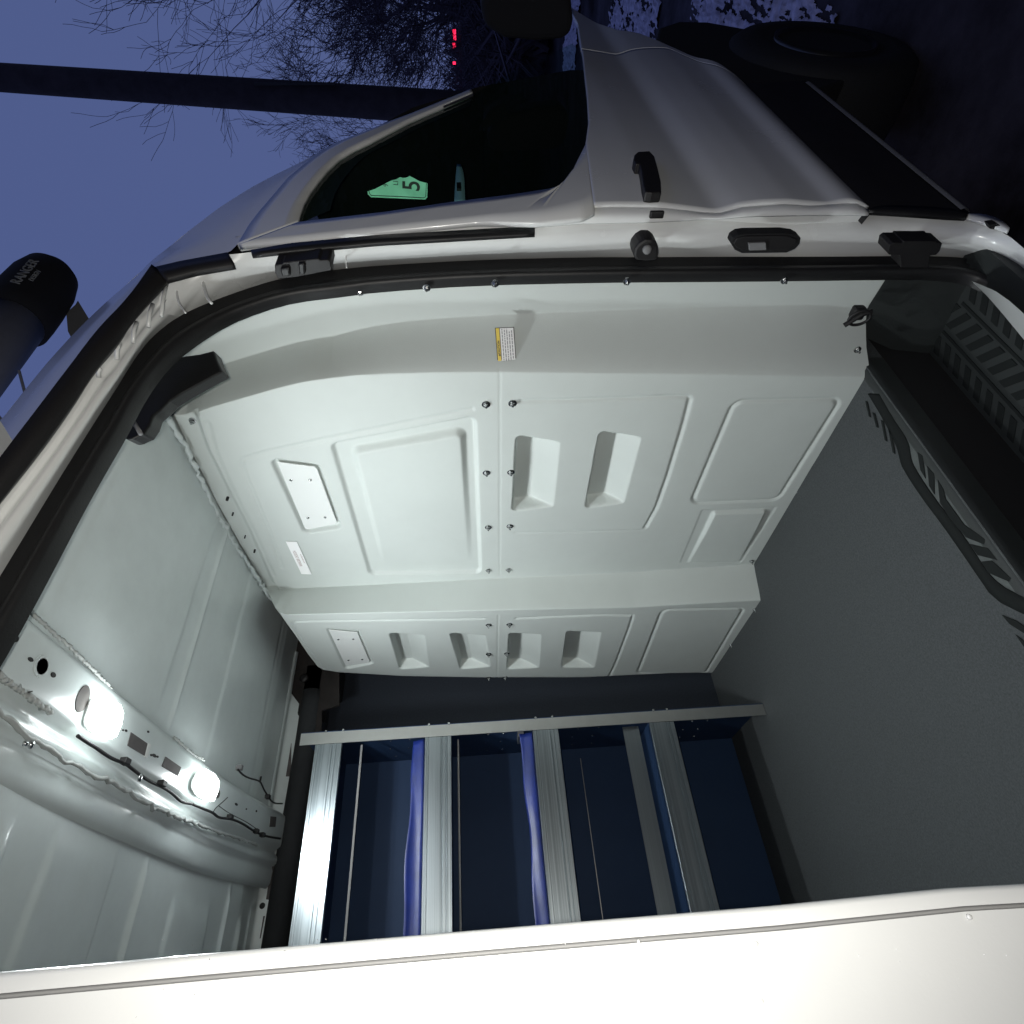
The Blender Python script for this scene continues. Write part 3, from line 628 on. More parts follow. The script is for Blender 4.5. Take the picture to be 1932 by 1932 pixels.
# gentle curl of the far edge
Xs = np.where(SG > 4.93, Xs + .018*((SG-4.93)/.07)**2, Xs)
def sdf(poly, r=0.):
    """signed distance to a rounded polygon in (Y,Z); negative inside"""
    p = np.array(poly); c = p.mean(0); n = len(p)
    d = np.full(Ys.shape, 1e9); inside = np.zeros(Ys.shape, bool)
    for i in range(n):
        a = p[i]; b = p[(i+1) % n]; e = b-a
        wx = Ys-a[0]; wz = Zs-a[1]; t = np.clip((wx*e[0]+wz*e[1])/(e @ e), 0, 1)
        d = np.minimum(d, np.hypot(wx-e[0]*t, wz-e[1]*t))
        cnd = ((a[1] > Zs) != (b[1] > Zs)) & (Ys < (b[0]-a[0])*(Zs-a[1])/(b[1]-a[1]+1e-12)+a[0])
        inside ^= cnd
    return np.where(inside, -d, d)
def inset(poly, r):
    """shrink polygon by r (convex, mitred)"""
    p = np.array(poly, float); c = p.mean(0); n = len(p); out = []
    for i in range(n):
        a, b, e = p[i-1], p[i], p[(i+1) % n]; u = (b-a)/np.linalg.norm(b-a); v = (e-b)/np.linalg.norm(e-b)
        n1 = np.array([-u[1], u[0]]); n2 = np.array([-v[1], v[0]])
        if n1 @ (c-b) < 0: n1 = -n1
        if n2 @ (c-b) < 0: n2 = -n2
        q = n1+n2; out.append(b+q*r/(1+n1 @ n2))
    return out
def rsdf(px, X, r):
    poly = [P(x, y, 'X', X)[1:] for x, y in px]; return sdf(inset(poly, r)) - r
def pline(px, X):
    p = np.array([P(x, y, 'X', X)[1:] for x, y in px]); d = np.full(Ys.shape, 1e9)
    for a, b in zip(p[:-1], p[1:]):
        e = b-a; wx = Ys-a[0]; wz = Zs-a[1]; t = np.clip((wx*e[0]+wz*e[1])/(e @ e), 0, 1); d = np.minimum(d, np.hypot(wx-e[0]*t, wz-e[1]*t))
    return d
H = np.zeros_like(Ys)     # height towards the cargo bay
mainm = (SG > 1.9) & (SG < 3.05); farm = SG > 3.9
def plateau(px, X, r, h, wall, mask, fade=None):
    global H
    d = rsdf(px, X, r); s = sm(np.clip(.5 - d/wall, 0, 1)); a = h*s*mask
    if fade is not None: a = a*fade
    H = H + a
def groove(px, X, h, wd, mask, it=2):
    global H
    c = np.array(px, float)
    for _ in range(it):
        q = [c[0]]
        for a, b in zip(c[:-1], c[1:]): q += [a*.75+b*.25, a*.25+b*.75]
        q.append(c[-1]); c = np.array(q)
    d = pline(c, X); H = H - h*np.exp(-(d/wd)**2)*mask
c7 = lambda x, y: (x*.26737+452, y*.26737+710.3)
c4 = lambda x, y: (x*.5321+904, y*.5321+581.1)
c8 = lambda x, y: (x*.23395+387.4, y*.23395+1130)
yfade = lambda y0, y1: np.clip((y1-Ys)/(y1-y0), 0, 1)
yy = lambda x, y, X: float(P(x, y, 'X', X)[1])
# --- near section features
groove([c7(-10,1400), c7(-80,1250) if False else c7(300,1350), c7(150,950), c7(0,610), c7(60,560), c7(640,440), c7(1150,330), c7(1640,232)][1:], X1, .0035, .006, mainm)
plateau([c7(650,480), c7(1660,285), c7(1700,1385), c7(920,1398)], X1, .02, -.012, .014, mainm)
plateau([c7(805,525), c7(1575,385), c7(1630,1330), c7(1020,1355)], X1, .02, .022, .022, mainm, yfade(yy(*c7(1300,450), X1), yy(*c7(1300,1340), X1))*.85+.15*0)
plateau([c7(215,580), c7(555,630), c7(715,1070), c7(460,1110)], X1, .018, -.016, .012, mainm)
groove([c4(150,332), c4(600,318), c4(738,312), c4(750,330), c4(640,690), c4(590,778)], X1, .006, .006, mainm, 1)
groove([c4(128,797), c4(580,788)], X1, .0015, .005, mainm)
for q in ([c4(905,332), c4(1285,322), c4(1060,680), c4(752,692)],):
    d = rsdf(q, X1, .03); H = H - .006*np.exp(-((d)/.006)**2)*mainm
plateau([c4(790,715), c4(1055,706), c4(930,900), c4(712,905)], X1, .006, -.002, .008, mainm)
plateau([c4(830,722), c4(1015,716), c4(925,898), c4(742,902)], X1, .008, .012, .012, mainm, np.clip((yy(*c4(830,930), X1)-Ys)/.25, 0, 1))
# pockets: vertical back face with a ramp below it
def pocket(back, ramp, X, depth, mask, r=.012):
    """back: quad of the dark back face, ramp: quad of the lit slope (px)"""
    global H
    d = rsdf([back[0], ramp[1], ramp[2], back[3]], X, r)
    inn = sm(np.clip(.5 - d/.010, 0, 1))
    p = [P(x, y, 'X', X)[1:] for x, y in back]; q = [P(x, y, 'X', X)[1:] for x, y in ramp]
    # distance measured downward from the divider line (back right edge) to the ramp's lower edge
    a = np.array(p[1]); b = np.array(p[2]); ea = np.array(q[1]); eb = np.array(q[2])
    ty = np.clip((Ys-a[0])/(b[0]-a[0]+1e-9), -.2, 1.2)
    zdv = a[1]+(b[1]-a[1])*ty; zlow = ea[1]+(eb[1]-ea[1])*ty
    k = np.clip((Zs-zlow)/(zdv-zlow), 0, 1)
    H = H - depth*inn*k*mask
pocket([c4(135,455),c4(203,452),c4(187,682),c4(120,718)], [c4(203,452),c4(288,478),c4(265,702),c4(187,660)], X1, .048, mainm)
pocket([c4(430,440),c4(505,440),c4(460,668),c4(380,708)], [c4(505,440),c4(575,460),c4(515,690),c4(460,660)], X1, .048, mainm)
# --- far section features
for dx, sk in ((0, 0), (114, 1), (222, 0), (326, 0)):
    bk = [(736+dx,1195), (763+dx,1193), (774+dx,1244), (752+dx+4,1262)]
    rp = [(763+dx,1193), (802+dx,1199), (809+dx+2,1258), (774+dx,1244)]
    if dx == 222: bk = [(962,1195),(988,1194),(986,1238),(958,1262)]; rp = [(988,1194),(1021,1198),(1017,1259),(986,1238)]
    if dx == 326: bk = [(1071,1192),(1100,1191),(1096,1238),(1061,1258)]; rp = [(1100,1191),(1134,1194),(1121,1259),(1096,1238)]
    pocket(bk, rp, X2, .042, farm, .008)
plateau([(616,1185),(676,1189),(704,1252),(652,1263)], X2, .012, -.010, .010, farm)
groove([(610,1262),(590,1238),(568,1205),(551,1176),(560,1172),(700,1171),(912,1167)], X2, .004, .005, farm, 1)
groove([(974,1167),(1194,1158),(1192,1172),(1163,1250),(1150,1276)], X2, .005, .005, farm, 1)
d = rsdf([(1250,1151),(1404,1148),(1330,1272),(1203,1270)], X2, .03); H = H - .005*np.exp(-(d/.006)**2)*farm
# panel joint between the two halves and the flange folds
for (pa, X, mk) in (([(943,700),(943,1085)], X1, mainm), ([(940,1160),(938,1290)], X2, farm)):
    dd = pline(pa, X); H = H - .0012*np.exp(-(dd/.0025)**2)*mk
dd = pline([(391,800),(407,858),(440,930),(478,1005),(515,1085)], X1); H = H - .004*np.exp(-(dd/.008)**2)*mainm
top_fl = pline([(378,787),(400,850),(440,930),(478,1005),(521,1102)], X1)
side = (Zs - np.interp(Ys, *np.array([P(x, y, 'X', X1)[1:] for x, y in [(378,787),(400,850),(440,930),(478,1005),(521,1102)]]).T)) > 0
H = H - .014*sm(np.clip(top_fl/.02, 0, 1))*side*mainm
# slow waviness of the moulding
H = H + .0012*np.sin(Ys*9+Zs*4)*np.sin(Zs*7-1)
V = np.stack([Xs-H, Ys, Zs], -1).reshape(-1, 3)
me = bpy.data.meshes.new('moulded_panel'); nc_ = Ys.shape[1]
ii, jj = np.meshgrid(np.arange(NR-1), np.arange(nc_-1), indexing='ij'); a = (ii*nc_+jj).ravel()
Fq = np.stack([a, a+1, a+nc_+1, a+nc_], 1)
me.vertices.add(len(V)); me.vertices.foreach_set('co', V.ravel()); me.loops.add(Fq.size); me.loops.foreach_set('vertex_index', Fq.ravel().astype(np.int32))
me.polygons.add(len(Fq)); me.polygons.foreach_set('loop_start', np.arange(0, Fq.size, 4, dtype=np.int32)); me.update(calc_edges=True); me.validate()
link('moulded_panel', me, 'panel', part, True)
# access plates with four screws
def plate(px, X, screws, dep):
    o = MB().prism([P(x, y, 'X', X)+np.array([dep, 0, 0]) for x, y in px], (.003, 0, 0)).build('access_plate', 'plate', part)
    md = o.modifiers.new('b', 'BEVEL'); md.width = .0015; md.segments = 2
    for x, y in screws:
        c = P(x, y, 'X', X)+np.array([dep, 0, 0]); MB().lathe(c, (-1, 0, 0), [(0, .0045), (.0015, .0045), (.0022, .003)], 10).build('plate_screw', 'steel', o, True)
plate([c7(262,612), c7(530,645), c7(545,660), c7(685,1035), c7(675,1050), c7(480,1088), c7(460,1080)], X1, [c7(360,738), c7(496,736), c7(480,1003), c7(602,1001)], .004)
plate([c8(995,255), c8(1225,275), c8(1325,505), c8(1315,520), c8(1130,542)], X2, [c8(1072,330), c8(1192,326), c8(1154,497), c8(1265,490)], .002)
# bolts along the joint and the edges
def bolt(x, y, X, r=.0075):
    c = P(x, y, 'X', X) ; ax_ = (-1, 0, 0)
    mb = MB().lathe(c, ax_, [(-.002, r*1.5), (.001, r*1.5), (.0015, r)], 14)
    mb.lathe(c, ax_, [(.0015, r*.95), (.007, r*.9), (.008, r*.6)], 6); mb.lathe(c, ax_, [(.008, r*.4), (.013, r*.4)], 8)
    mb.build('partition_bolt', 'steel', part)
for x, y in [(917,763),(918,892),(921,995),(922,1076),(967,761),(964,891),(962,993),(960,1075)]: bolt(x, y, X1)
for x, y in [(922,1179),(922,1234),(922,1279),(961,1178),(956,1233),(953,1278)]: bolt(x, y, X2)
for x, y in [(1620,747),(1508,930),(1418,1059)]: bolt(x, y, X1-.002, .006)
for x, y in [(1424,1150),(1379,1217)]: bolt(x, y, X2-.002, .005)
for x, y in [(934,532),(1183,528),(1480,526),(805,540),(679,548),(1618,660),(1632,700)]: bolt(x, y+3 if y < 600 else y, X0-.03 if y < 600 else 1.20, .006)
bolt(363,794, 1.155, .006)
for x, y, r in [(430,938,.004),(440,967,.0025),(463,1010,.002),(481,1037,.003)]:
    c = P(x, y, 'X', 1.17); MB().lathe(c, (-1,0,0), [(0,r),(.012,r)], 10).build('flange_hole', 'hole', part)
bead_ = smoothc([P(x, y, 'X', 1.165) for x, y in [(312,770),(340,815),(372,880),(402,945),(430,1000),(452,1034),(490,1090),(514,1130)]], 80, 1)
MB().tube([(p[0]+rs.gauss(0,.003)-.004, p[1]+rs.gauss(0,.003), p[2]+.004+rs.gauss(0,.002)) for p in bead_], [.004+.005*rs.random() for _ in bead_], 6).build('edge_sealant', 'ceil', part, True)
# caution label
cl = [P(x, y, 'X', 1.236) for x, y in [(933.5,618.5),(970,617),(974.5,691),(939,692.8)]]
c0 = sum(cl)/4
def onband(y):   # X of the sloping band at a given Y for the label height
    z = c0[2]; a_, b_ = float(A(z)), float(B(z)); t = min(1, max(0, (y-a_)/(b_-a_))); return X0+(X1-X0)*(.35*t*t*(3-2*t)+.65*t)
def sighted(x, y):
    X = 1.236
    for _ in range(8): p = P(x, y, 'X', X); X = onband(p[1])
    return P(x, y, 'X', X)
cl = [sighted(x, y) for x, y in [(933.5,618.5),(970,617),(974.5,691),(939,692.8)]]
# axes: reading direction runs from the near-partition end (image bottom) to image top
tl, tr_, br, bl = np.array(cl[3]), np.array(cl[0]), np.array(cl[1]), np.array(cl[2])   # as read: top-left, top-right, bottom-right, bottom-left
xd = (tr_-tl)/np.linalg.norm(tr_-tl); wd_ = np.linalg.norm(tr_-tl); yd_ = (tl-bl); ht = np.linalg.norm(yd_); yd_ = yd_/ht
nrm = np.cross(xd, yd_); nrm /= np.linalg.norm(nrm)
if nrm @ (CAM-c0) < 0: nrm = -nrm
def lab(u, v, h): return tl + (tr_-tl)*u + (bl-tl)*v + nrm*h
def lrect(name, u0, v0, u1, v1, h, mat, par): return MB().prism([lab(u0,v0,h),lab(u1,v0,h),lab(u1,v1,h),lab(u0,v1,h)], nrm*.0004).build(name, mat, par)
base = lrect('caution_label', 0, 0, 1, 1, .003, 'ink', part)
lrect('label_field', .02, .25, .98, .96, .0038, 'white', base)
lrect('label_header', .02, .04, .98, .215, .0038, 'yellow', base)
cpt = lab(.5, .13, .0046); text('label_text', 'CAUTION', ht*.15, 'ink', base, cpt, xd, yd_, bold=.0002)
tri = [lab(.27,.19,.0044), lab(.335,.19,.0044), lab(.3025,.07,.0044)]; MB().prism(tri, nrm*.0003).build('label_symbol', 'ink', base)
rl = random.Random(2)
mb = MB()
for k in range(5):
    v = .33+k*.125; u = .06 if k < 4 else .2; end = .96-(.1 if k > 2 else 0)*rl.random()
    while u < end:
        l_ = rl.uniform(.03, .10); mb.prism([lab(u,v,.0044),lab(min(end,u+l_),v,.0044),lab(min(end,u+l_),v+.045,.0044),lab(u,v+.045,.0044)], nrm*.0003); u += l_+.018
mb.build('label_fine_print', 'inkgrey', base)
# maker's reflective sticker
st = [P(x, y, 'X', X1-.002) for x, y in [(539,1021.4),(560,1022),(588,1083.6),(568.8,1082.8)]]
o = MB().prism(st, (-.0006, 0, 0)).build('maker_sticker', 'retro', part)
a = (st[3]+st[2])/2; b = (st[0]+st[1])/2; d_ = b-a; u_ = st[0]-st[1]
mid_ = (a+b)/2 - np.array([.0009, 0, 0])
text('sticker_text', 'RANGER DESIGN', np.linalg.norm(u_)*.42, 'inkred', o, mid_+u_*.12, d_, u_, squash=.82, depth=.0001)
text('sticker_text', 'www.rangerdesign.com', np.linalg.norm(u_)*.18, 'inkred', o, mid_-u_*.3, d_, u_, squash=.9, depth=.0001)

# black tie-down ring at the floor corner
ring = empty('tie_down_ring', tuple(P(1622, 600, 'X', 1.22)), 'black steel tie-down ring at the floor corner beside the partition', 'ring')
c = P(1622, 600, 'X', 1.215)
pts = [c + np.array([.004*math.cos(t), .022*math.cos(t), .026*math.sin(t)]) for t in np.linspace(0, 2*math.pi, 28)]
MB().tube(pts, .0035, 8, False).build('ring_loop', 'black', ring, True)
mb = MB().box(c+np.array([.005,-.02,-.016]), c+np.array([.03,.012,.014]), .006); mb.tube([c+np.array([0,.02,.03]), c+np.array([.0,-.01,.0]), c+np.array([0,-.018,-.022])], .006, 8)
mb.build('ring_base', 'black', ring)

# ------------------------------------------------------------------ shelving unit
shelf = empty('shelving_unit', (.3, 2.3, .62), 'tall dark steel shelving with ribbed aluminium shelf lips along the far wall', 'shelving')
YS = 2.111; XE = .757
slab('front_upright', (.717, YS-.0045, .622), (.757, YS-.0015, 2.285), 'alu', shelf)
slab('side_panel', (.757, YS-.003, .622), (.760, 2.49, 2.285), 'tray', shelf)
slab('back_panel', (-1.4, 2.478, .622), (.7565, 2.482, 2.29), 'tray', shelf)
def lipsec(z0, z1):
    h = z1-z0; return [(YS+.012, z1-.001), (YS, z1), (YS-.003, z1-.002), (YS-.003, z1-.12*h-.001), (YS-.0005, z1-.13*h), (YS-.0005, z1-.15*h), (YS-.003, z1-.16*h),
        (YS-.003, z0+.36*h), (YS-.0005, z0+.35*h), (YS-.0005, z0+.33*h), (YS-.003, z0+.32*h), (YS-.003, z0+.22*h), (YS-.0005, z0+.21*h), (YS-.0005, z0+.19*h), (YS-.003, z0+.18*h), (YS-.003, z0+.002), (YS, z0), (YS+.012, z0+.001)]
for z0, z1 in ((2.139, 2.232), (1.761, 1.854), (1.383, 1.475), (.964, 1.054)):
    pr = lipsec(z0, z1); V = [(x, y, z) for x in np.linspace(-1.4, .716, 12) for y, z in pr]
    mesh('shelf_lip', V, grid_faces(12, len(pr)), 'brushed', shelf, False)
    slab('shelf_tray', (-1.4, YS+.013, z1-.03), (.7565, 2.477, z1-.028), 'tray', shelf)
def plainlip(y, z0, z1, mat='brushed', xa=-1.4, xb=.716, name='shelf_rail'): return slab(name, (xa, y-.002, z0), (xb, y, z1), mat, shelf)
plainlip(2.135, 1.090, 1.148)
for (xa_, ya_), (xb_, yb_) in (((682,1402),(655,1765)), ((852,1388),(858,1760))):
    pass
plainlip(2.14, 2.074, 2.081, 'gray'); plainlip(2.15, 1.737, 1.743, 'gray'); plainlip(2.474, 1.262, 1.2645, 'alu')
# bright tab and rows of rivets on the side panel
slab('shelf_tab', (.735, 2.22, 1.50), (.7565, 2.30, 1.522), 'alu', shelf)
mb = MB()
for zc_ in (2.0, 1.93, 1.64, 1.58, 1.30, 1.22, .86, .80):
    for y_ in (2.16, 2.24, 2.33, 2.42): MB().lathe((.7568, y_, zc_+.008*math.sin(y_*30)), (-1, 0, 0), [(0, .004), (.002, .003)], 8).build('rivet', 'steel', shelf)
pass
for z in (2.20, 2.14, 1.84, 1.77, 1.46, 1.40, 1.03, .98):
    MB().lathe((.759, YS-.003, z), (.3, -1, 0), [(0, .005), (.004, .004)], 8).build('upright_screw', 'steel', shelf)
# blue protective film left on two lips
for z0, z1, ph in ((1.856, 1.902, 0.), (1.477, 1.520, 2.1)):
    V = []; n = 90
    for i, x in enumerate(np.linspace(-1.0, .712, n)):
        e = .005*math.sin(x*7+ph)+.003*math.sin(x*23+ph)
        for t in np.linspace(0, 1, 7): V.append((x, YS+.004+.012*math.sin(t*2.6+1.1*math.sin(x*6+ph))*t, z0+(z1-z0+e)*t))
    o = mesh('protective_film', V, grid_faces(n, 7), 'film', shelf, True); md = o.modifiers.new('t', 'SOLIDIFY'); md.thickness = .0006

# ------------------------------------------------------------------ lamps on the roof bow
def lamp(px, z, label):
    c = [P(x, y, 'Z', z) for x, y in px]; cen = sum(c)/len(c)
    root = empty('led_work_light', tuple(cen+np.array([0, 0, .03])), label, 'lamp', 'lit lamps on the roof crossbar')
    mb = MB().prism([cen+(p-cen)*.86+np.array([0,0,.004]) for p in c], (0, 0, .010)); o = mb.build('lamp_housing', 'plate', root)
    md = o.modifiers.new('b', 'BEVEL'); md.width = .004; md.segments = 2
    o = MB().prism(c, (0, 0, .0035)).build('lamp_lens', 'led', root); md = o.modifiers.new('b', 'BEVEL'); md.width = .0015; md.segments = 2
    ld = bpy.data.lights.new('lamp_light', 'AREA'); ld.shape = 'DISK'; ld.size = .09; ld.energy = LAMP_W; ld.color = (.925, .99, 1)
    lo = bpy.data.objects.new('lamp_light', ld); COL.objects.link(lo); lo.parent = root; lo.location = Vector(cen) - root.location + Vector((0, 0, -.006))
    lo.rotation_euler = (0, math.radians(-9), 0)
    # wall-wash spill that makes the glow around the lens
    pd = bpy.data.lights.new('lamp_spill', 'POINT'); pd.energy = LAMP_W*.09; pd.shadow_soft_size = .03; pd.color = (.925, .99, 1)
    po = bpy.data.objects.new('lamp_spill', pd); COL.objects.link(po); po.parent = root; po.location = Vector(cen) - root.location + Vector((0, 0, -.045))
LAMP_W = 7.2
q2 = lambda x, y: (x*.30078, y*.30078+1097.7)
lamp([q2(612,700), q2(640,712), q2(700,735), q2(760,770), q2(778,820), q2(768,890), q2(735,970), q2(700,988), q2(640,975), q2(560,925), q2(548,880), q2(570,800), q2(590,735)], 2.335, 'larger lit square LED lamp on the roof crossbar, the one nearer the open door')
lamp([q2(1255,1175), q2(1290,1172), q2(1350,1205), q2(1378,1250), q2(1372,1310), q2(1345,1375), q2(1310,1378), q2(1245,1345), q2(1220,1305), q2(1222,1250)], 2.335, 'smaller lit square LED lamp on the roof crossbar, beside the far wall')

# wiring along the bow
cab = empty('wiring_loom', tuple(P(300, 1470, 'Z', 2.34)), 'thin black wiring loom clipped along the roof crossbar behind the lamps', 'cable')
def wire(pxs, r, z=2.338):
    pts = [P(x, y, 'Z', z) for x, y in pxs]; pts = [(p[0], p[1], bz(min(2.3, p[1]))-.010) for p in pts]
    MB().tube(smoothc(pts, 60, 2), r, 8).build('wire', 'black', cab, True)
wire([(152,1388),(170,1400),(189,1411),(205,1423),(225,1434),(245,1440),(262,1454),(290,1474),(315,1484),(335,1497),(350,1513),(370,1516)], .0032)
wire([(370,1516),(390,1525),(410,1533),(414,1538),(422,1543),(440,1544),(460,1551),(485,1569),(505,1578),(530,1582)], .0032)
wire([(410,1531),(414,1524),(428,1512),(436,1504)], .0012); wire([(420,1520),(440,1535),(470,1550),(490,1565)], .0010)
wire([(455,1451),(463,1461),(475,1468),(495,1473),(498,1480),(502,1490),(508,1500),(515,1512),(522,1516),(534,1516)], .0025)
wire([(495,1474),(497,1465)], .003)
for x, y in [(243,1436),(313,1478),(440,1541),(508,1503),(487,1568),(498,1575)]:
    p = P(x, y, 'Z', 2.338); z = bz(min(2.3, p[1]))-.012
    MB().box((p[0]-.006, p[1]-.010, z-.006), (p[0]+.006, p[1]+.010, z+.008), .002).build('wire_clip', 'black', cab)
p = P(454, 1449, 'Z', 2.35); MB().box((p[0]-.006, p[1]-.008, 2.345), (p[0]+.008, p[1]+.008, 2.362), .002).build('wire_plug', 'gray', cab)

# ------------------------------------------------------------------ pipe carrier on the roof
car = empty('pipe_carrier', (1.3, .98, 2.60), 'grey roof pipe carrier tube with a black rounded end cap', 'pipe carrier')
AY, AZ = 1.0, 2.95
MB().tube([(x, AY, AZ) for x in (-1.4, 0, 1.2, 1.66)], .077, 32).build('carrier_tube', 'gray', car, True)
cap = MB()
prc = [(1.60,.076),(1.603,.088),(1.65,.090),(1.70,.090),(1.80,.086),(1.86,.074),(1.89,.052),(1.90,.02)]
cap.lathe((0, AY, AZ), (1, 0, 0), [(a_, r_) for a_, r_ in prc], 40)
cap.build('end_cap', 'void', car, True)
cpo = [o for o in car.children if o.name.startswith('end_cap')][0]
# lettering on the kerb side of the cap
def cyl(x, y, r=.0908):
    d = ray(x, y); o_ = CAM-np.array([0, AY, AZ]); a_ = d[1]**2+d[2]**2; b_ = 2*(o_[1]*d[1]+o_[2]*d[2]); c_ = o_[1]**2+o_[2]**2-r*r
    return CAM+d*((-b_-math.sqrt(max(0, b_*b_-4*a_*c_)))/(2*a_))
for wd_s, (tx, ty), sz in (('RANGER', (48, 512), .034), ('DESIGN', (66, 520), .016)):
    lp = Vector(cyl(tx, ty)); nd = Vector((0, lp.y-AY, lp.z-AZ)).normalized(); upd = nd.cross(Vector((1, 0, 0)))
    if upd.z < 0: upd = -upd
    text('cap_lettering', wd_s, sz, 'letter', cpo, lp, (1, 0, 0), upd, depth=.001)
MB().prism([P(x, y, 'Y', 1.06) for x, y in [(142,575),(147,567),(167,600),(171,610),(140,648),(128,625),(125,590)]], (0, .06, 0)).build('carrier_bracket', 'gray', car)
MB().tube([P(36,700,'Y',.95), P(48,745,'Y',.95)], .0035, 8).build('carrier_rod', 'gray', car)
MB().prism([P(x, y, 'Y', .98) for x, y in [(-20,770),(-5,778),(8,795),(-10,830),(-30,800)]], (0, .05, 0)).build('carrier_bracket', 'gray', car)

# ------------------------------------------------------------------ mirror, wheel
mir = MB()
mo = [P(x, y, 'X', 2.35) for x, y in [(915,-20),(1060,-30),(1078,0),(1082,40),(1078,66),(1060,76),(1010,80),(950,74),(915,52),(905,10)]]
mir.prism(mo, (.16, -.02, 0)); o = mir.build('side_mirror', 'void', van); md = o.modifiers.new('b', 'BEVEL'); md.width = .02; md.segments = 3
wh = empty('front_wheel', (0, 0, 0)); wh.parent = van; wc = Vector((2.71, .665, .245)); wh.location = wc - van.location
MB().lathe(wc, (0, -1, 0), [(-.20,.30),(-.18,.345),(-.10,.355),(.0,.355),(.06,.345),(.085,.31),(.09,.25),(.08,.21)], 48).build('tyre', 'tyre', wh, True)
rm = MB().lathe(wc, (0, -1, 0), [(.05,.185),(.094,.188),(.092,.178),(.05,.165),(.03,.10),(.055,.07),(.06,.03)], 40); rm.build('rim', 'rim', wh, True)
# black wheel-arch moulding ahead of the fender
al = [P(x, y, 'Y', .615) for x, y in [(1238,72),(1243,52),(1279,40),(1335,41),(1391,51),(1440,60),(1508,68),(1580,82),(1620,110),(1600,150),(1500,185),(1420,180),(1395,158),(1365,150),(1313,133),(1279,112),(1249,90)]]
o = MB().prism(al, (0, .22, 0)).build('arch_liner', 'void', van); md = o.modifiers.new('b', 'BEVEL'); md.width = .012; md.segments = 2
# card behind the glass
# reflective card turned square to the camera so it returns the flash
c6 = lambda x, y: ((1060+x*220/1932)*.64572, (480+y*220/1932)*.64572)
kc = P(*c6(1000, 620), 'Y', .70); kn = (CAM-kc)/np.linalg.norm(CAM-kc)
def K(x, y, h=0.):
    d = ray(*c6(x, y)); p0 = kc + kn*h; return CAM + d*(((p0-CAM) @ kn)/(d @ kn))
card = empty('number_card', tuple(kc), 'pale green card with a large black 5 lying behind the front door window', 'card')
co = [(120,700), (320,630), (510,530), (600,480), (750,410), (860,385), (960,330), (1030,350), (1110,345), (1200,300), (1290,345), (1450,430), (1660,485), (1655,850), (1600,905), (210,845), (130,770)]
MB().prism([K(x, y) for x, y in co], -kn*.002).build('card_sheet', 'green', card)
bl_ = [(160,690), (170,745), (215,800), (900,825), (1570,862), (1615,830), (1635,480)]
MB().tube([K(x, y, .0006) for x, y in bl_], .0010, 6).build('card_border', 'ink', card)
ku = K(1000, 0)-K(1000, 1000); kv = K(0, 600)-K(1000, 600); h5 = np.linalg.norm(K(1040,550)-K(1480,550))
text('card_text', '5', h5/.70, 'ink', card, K(1265,550,.001), ku, kv, bold=h5*.02, squash=.8)
text('card_text', 'LI', h5*.42, 'ink', card, K(850,480,.001), ku, kv, squash=.8)
text('card_text', '9', h5*.38, 'ink', card, K(600,540,.001), ku, kv, squash=.8)

# ------------------------------------------------------------------ utility pole, trees, distant car
a = P(885, 206, 'X', 9.0); b = P(-140, 137, 'X', 9.4)
d_ = b-a; base_ = a - d_*(a[2]/d_[2])
pole = empty('utility_pole', tuple(base_), 'dark wooden utility pole leaning slightly against the dusk sky', 'pole')
MB().tube([base_, a, b, b+d_*.3], [.20,.195,.15,.14], 20).build('pole_shaft', 'wood', pole, True)
pb = P(640, 182, 'X', 9.1); MB().tube([pb+np.array([-.1,-.16,.0]), pb+np.array([-.1,-.16,1.0])], .02, 6).build('pole_conduit', 'black', pole)
def tree(root_xyz, h, seed, label, spread=.5, depth=6, r0=.16, lean=(0, 0), up=.15, group='bare trees behind the van'):
    r = random.Random(seed); mb = MB(); tw = MB()
    base = Vector(root_xyz)
    def grow(p, d, L, rad, lev):
        n = 4; pts = [p]; rs_ = [rad]; q = p.copy(); dd = d.copy()
        for i in range(n):
            dd = (dd + Vector((r.gauss(0, .13), r.gauss(0, .13), r.gauss(0, .10)+up*.25))).normalized(); q = q + dd*L/n; pts.append(q.copy()); rs_.append(rad*(1-.45*(i+1)/n))
        (mb if lev < 2 else tw).tube(pts, [max(q_, .0065) for q_ in rs_], 6 if lev < 2 else 3, False)
        if lev >= depth: return
        k = r.choice((2, 3, 3)) if lev else 5
        for i in range(k + (1 if lev > 1 and r.random() < .5 else 0)):
            t = r.uniform(.35, 1) if i else 1.0; idx = min(n, max(1, round(t*n)))
            az = r.uniform(0, 2*math.pi); o_ = dd.orthogonal().normalized(); o_.rotate(Matrix.Rotation(az, 3, dd))
            nd_ = (dd + o_*r.uniform(spread*.6, spread*1.4)).normalized()
            grow(pts[idx], nd_, L*r.uniform(.62, .82), rs_[idx]*r.uniform(.5, .72), lev+1)
    root = empty('bare_tree', root_xyz, label, 'tree', group)
    grow(base, Vector((lean[0], lean[1], 1)).normalized(), h*.30, r0, 0)
    mb.build('trunk', 'bark', root, False); tw.build('crown', 'bark', root, False)
tree((22, 2.2, 0), 16, 3, 'bare tree whose twigs hang in from the top edge at the middle of the sky', .55, 6, .16)
tree((19, 2.4, 0), 8.0, 12, 'dense bare tree beside the red lights, nearest the mirror', .62, 6, .13, group='bare trees behind the van')
tree((27, 5.0, 0), 8.5, 15, 'bare tree rising just past the pole top side', .6, 6, .13)
tree((30, 9.5, 0), 11.2, 21, 'rounded bare tree crown right above the van roof line', .62, 6, .13)
tree((30, 12.5, 0), 12.5, 27, 'taller bare tree crown farthest along the van roof line', .62, 6, .13)
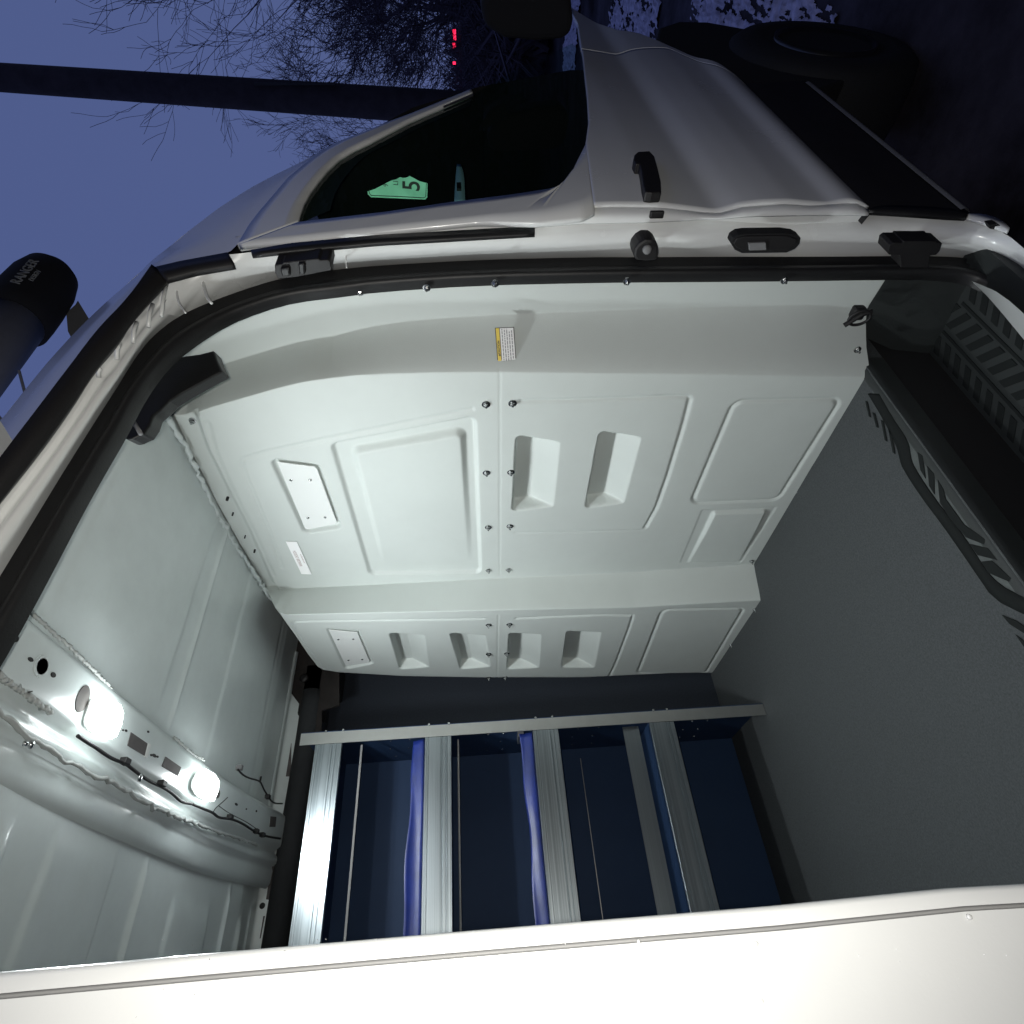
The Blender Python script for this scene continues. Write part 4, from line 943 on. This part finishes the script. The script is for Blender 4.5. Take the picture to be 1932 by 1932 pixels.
# far thicket that reads as one dark mass at the horizon
mb = MB(); rt = random.Random(4)
for i in range(5200):
    x = rt.uniform(13, 44); y = x*rt.uniform(.12, .34)+rt.uniform(0, 1); h = rt.uniform(.8, 1.5)+(max(0, x-30)*.16*rt.random() if not (x < 37 and .17 < y/x < .27) else 0)
    p = Vector((x, y, 0)); mb.tube([p, p+Vector((rt.gauss(0,.25), rt.gauss(0,.35), h*.5)), p+Vector((rt.gauss(0,.6), rt.gauss(0,.8), h))], [.05,.035,.008], 3, False)
o = mb.build('thicket', 'bark', None); tag(o, 'dark leafless thicket along the horizon', 'thicket', kind='stuff')
# car far down the road with its brake lamps lit
cy = float(P(857, 90, 'X', 36)[1]); 
car2 = empty('distant_car', (36, cy, 0), 'dark car far down the road with three red brake lamps lit', 'car')
bd = MB(); 
bd.prism([(36.1,cy-.95,.35),(36.1,cy-1.0,.95),(36.15,cy-.78,1.40),(36.15,cy-.6,1.5),(36.15,cy+.6,1.5),(36.15,cy+.78,1.40),(36.1,cy+1.0,.95),(36.1,cy+.95,.35)], (4.2, 0, 0))
bd.build('car_body', 'black', car2)
for k in (-.7, .7):
    MB().lathe((36.4, cy+k, .32), (1,0,0), [(0,.0),(0,.32),(.22,.32),(.22,0)] if False else [(0,.3),(.22,.3)], 14).build('car_wheel', 'tyre', car2)
for (x0, y0, x1, y1) in ((857,56,857,76),(857,81,857,92),(857,117,857,122)):
    p = P(x0, y0, 'X', 36); q = P(x1, y1, 'X', 36); MB().box((36.0, min(p[1],q[1]), p[2]-.07), (36.09, max(p[1],q[1]), p[2]+.07), .02).build('tail_lamp', 'red', car2)

# unseen dark hedge, added to cut sky light on the door and its window
hd = []; rh = random.Random(9); nx_, nz_ = 240, 40
for i in range(nx_):
    for j in range(nz_):
        x = -25+i*75/(nx_-1); z = -.1+j*7.2/(nz_-1); hd.append((x+rh.gauss(0,.08), -5.5+rh.gauss(0,.16)+.35*math.sin(x*1.3)+.25*math.sin(z*2.1+x), z+(rh.gauss(0,.35) if j == nz_-1 else 0)))
hb_ = [(x, y-1.4, z) for x, y, z in hd]
nn = nx_*nz_; fh = grid_faces(nx_, nz_)
ff = fh + [tuple(q+nn for q in f[::-1]) for f in fh] + [(i*nz_+nz_-1, (i+1)*nz_+nz_-1, (i+1)*nz_+nz_-1+nn, i*nz_+nz_-1+nn) for i in range(nx_-1)]
o = mesh('added_sky_blocker', hd+hb_, ff, node_mat('sky_blocker_dark', (.014, .020, .014), .95, var=.5, vscale=5), None, False, fix=False)
tag(o, 'tall dark unseen hedge added to block the sky from the front door window', 'hedge')
for k, (x_, y_, h_, sd_) in enumerate([(16,1.6,5.8,51),(20,3.0,6.6,52),(26,5.2,8.0,53),(23,3.3,7.2,54)]):
    tree((x_, y_, -.09), h_, sd_, ['thin bare tree closest to the black mirror housing','bare tree just above the brake lamps in the photo','bare tree crossed by the leaning utility pole','bare tree with the widest crown over the thicket'][k], .75, 6, .10)
# closer brush that darkens the skyline beside the mirror
tree((14, 1.5, -.09), 4.8, 33, 'low dense bare tree half hidden by the black side mirror', .75, 6, .10)
tree((24, 4.4, -.09), 6.8, 35, 'thick bare bush directly behind the utility pole foot', .8, 6, .12)
tree((17, 2.0, -.09), 5.8, 41, 'wide bare tree filling the corner above the distant brake lamps', .75, 6, .11)
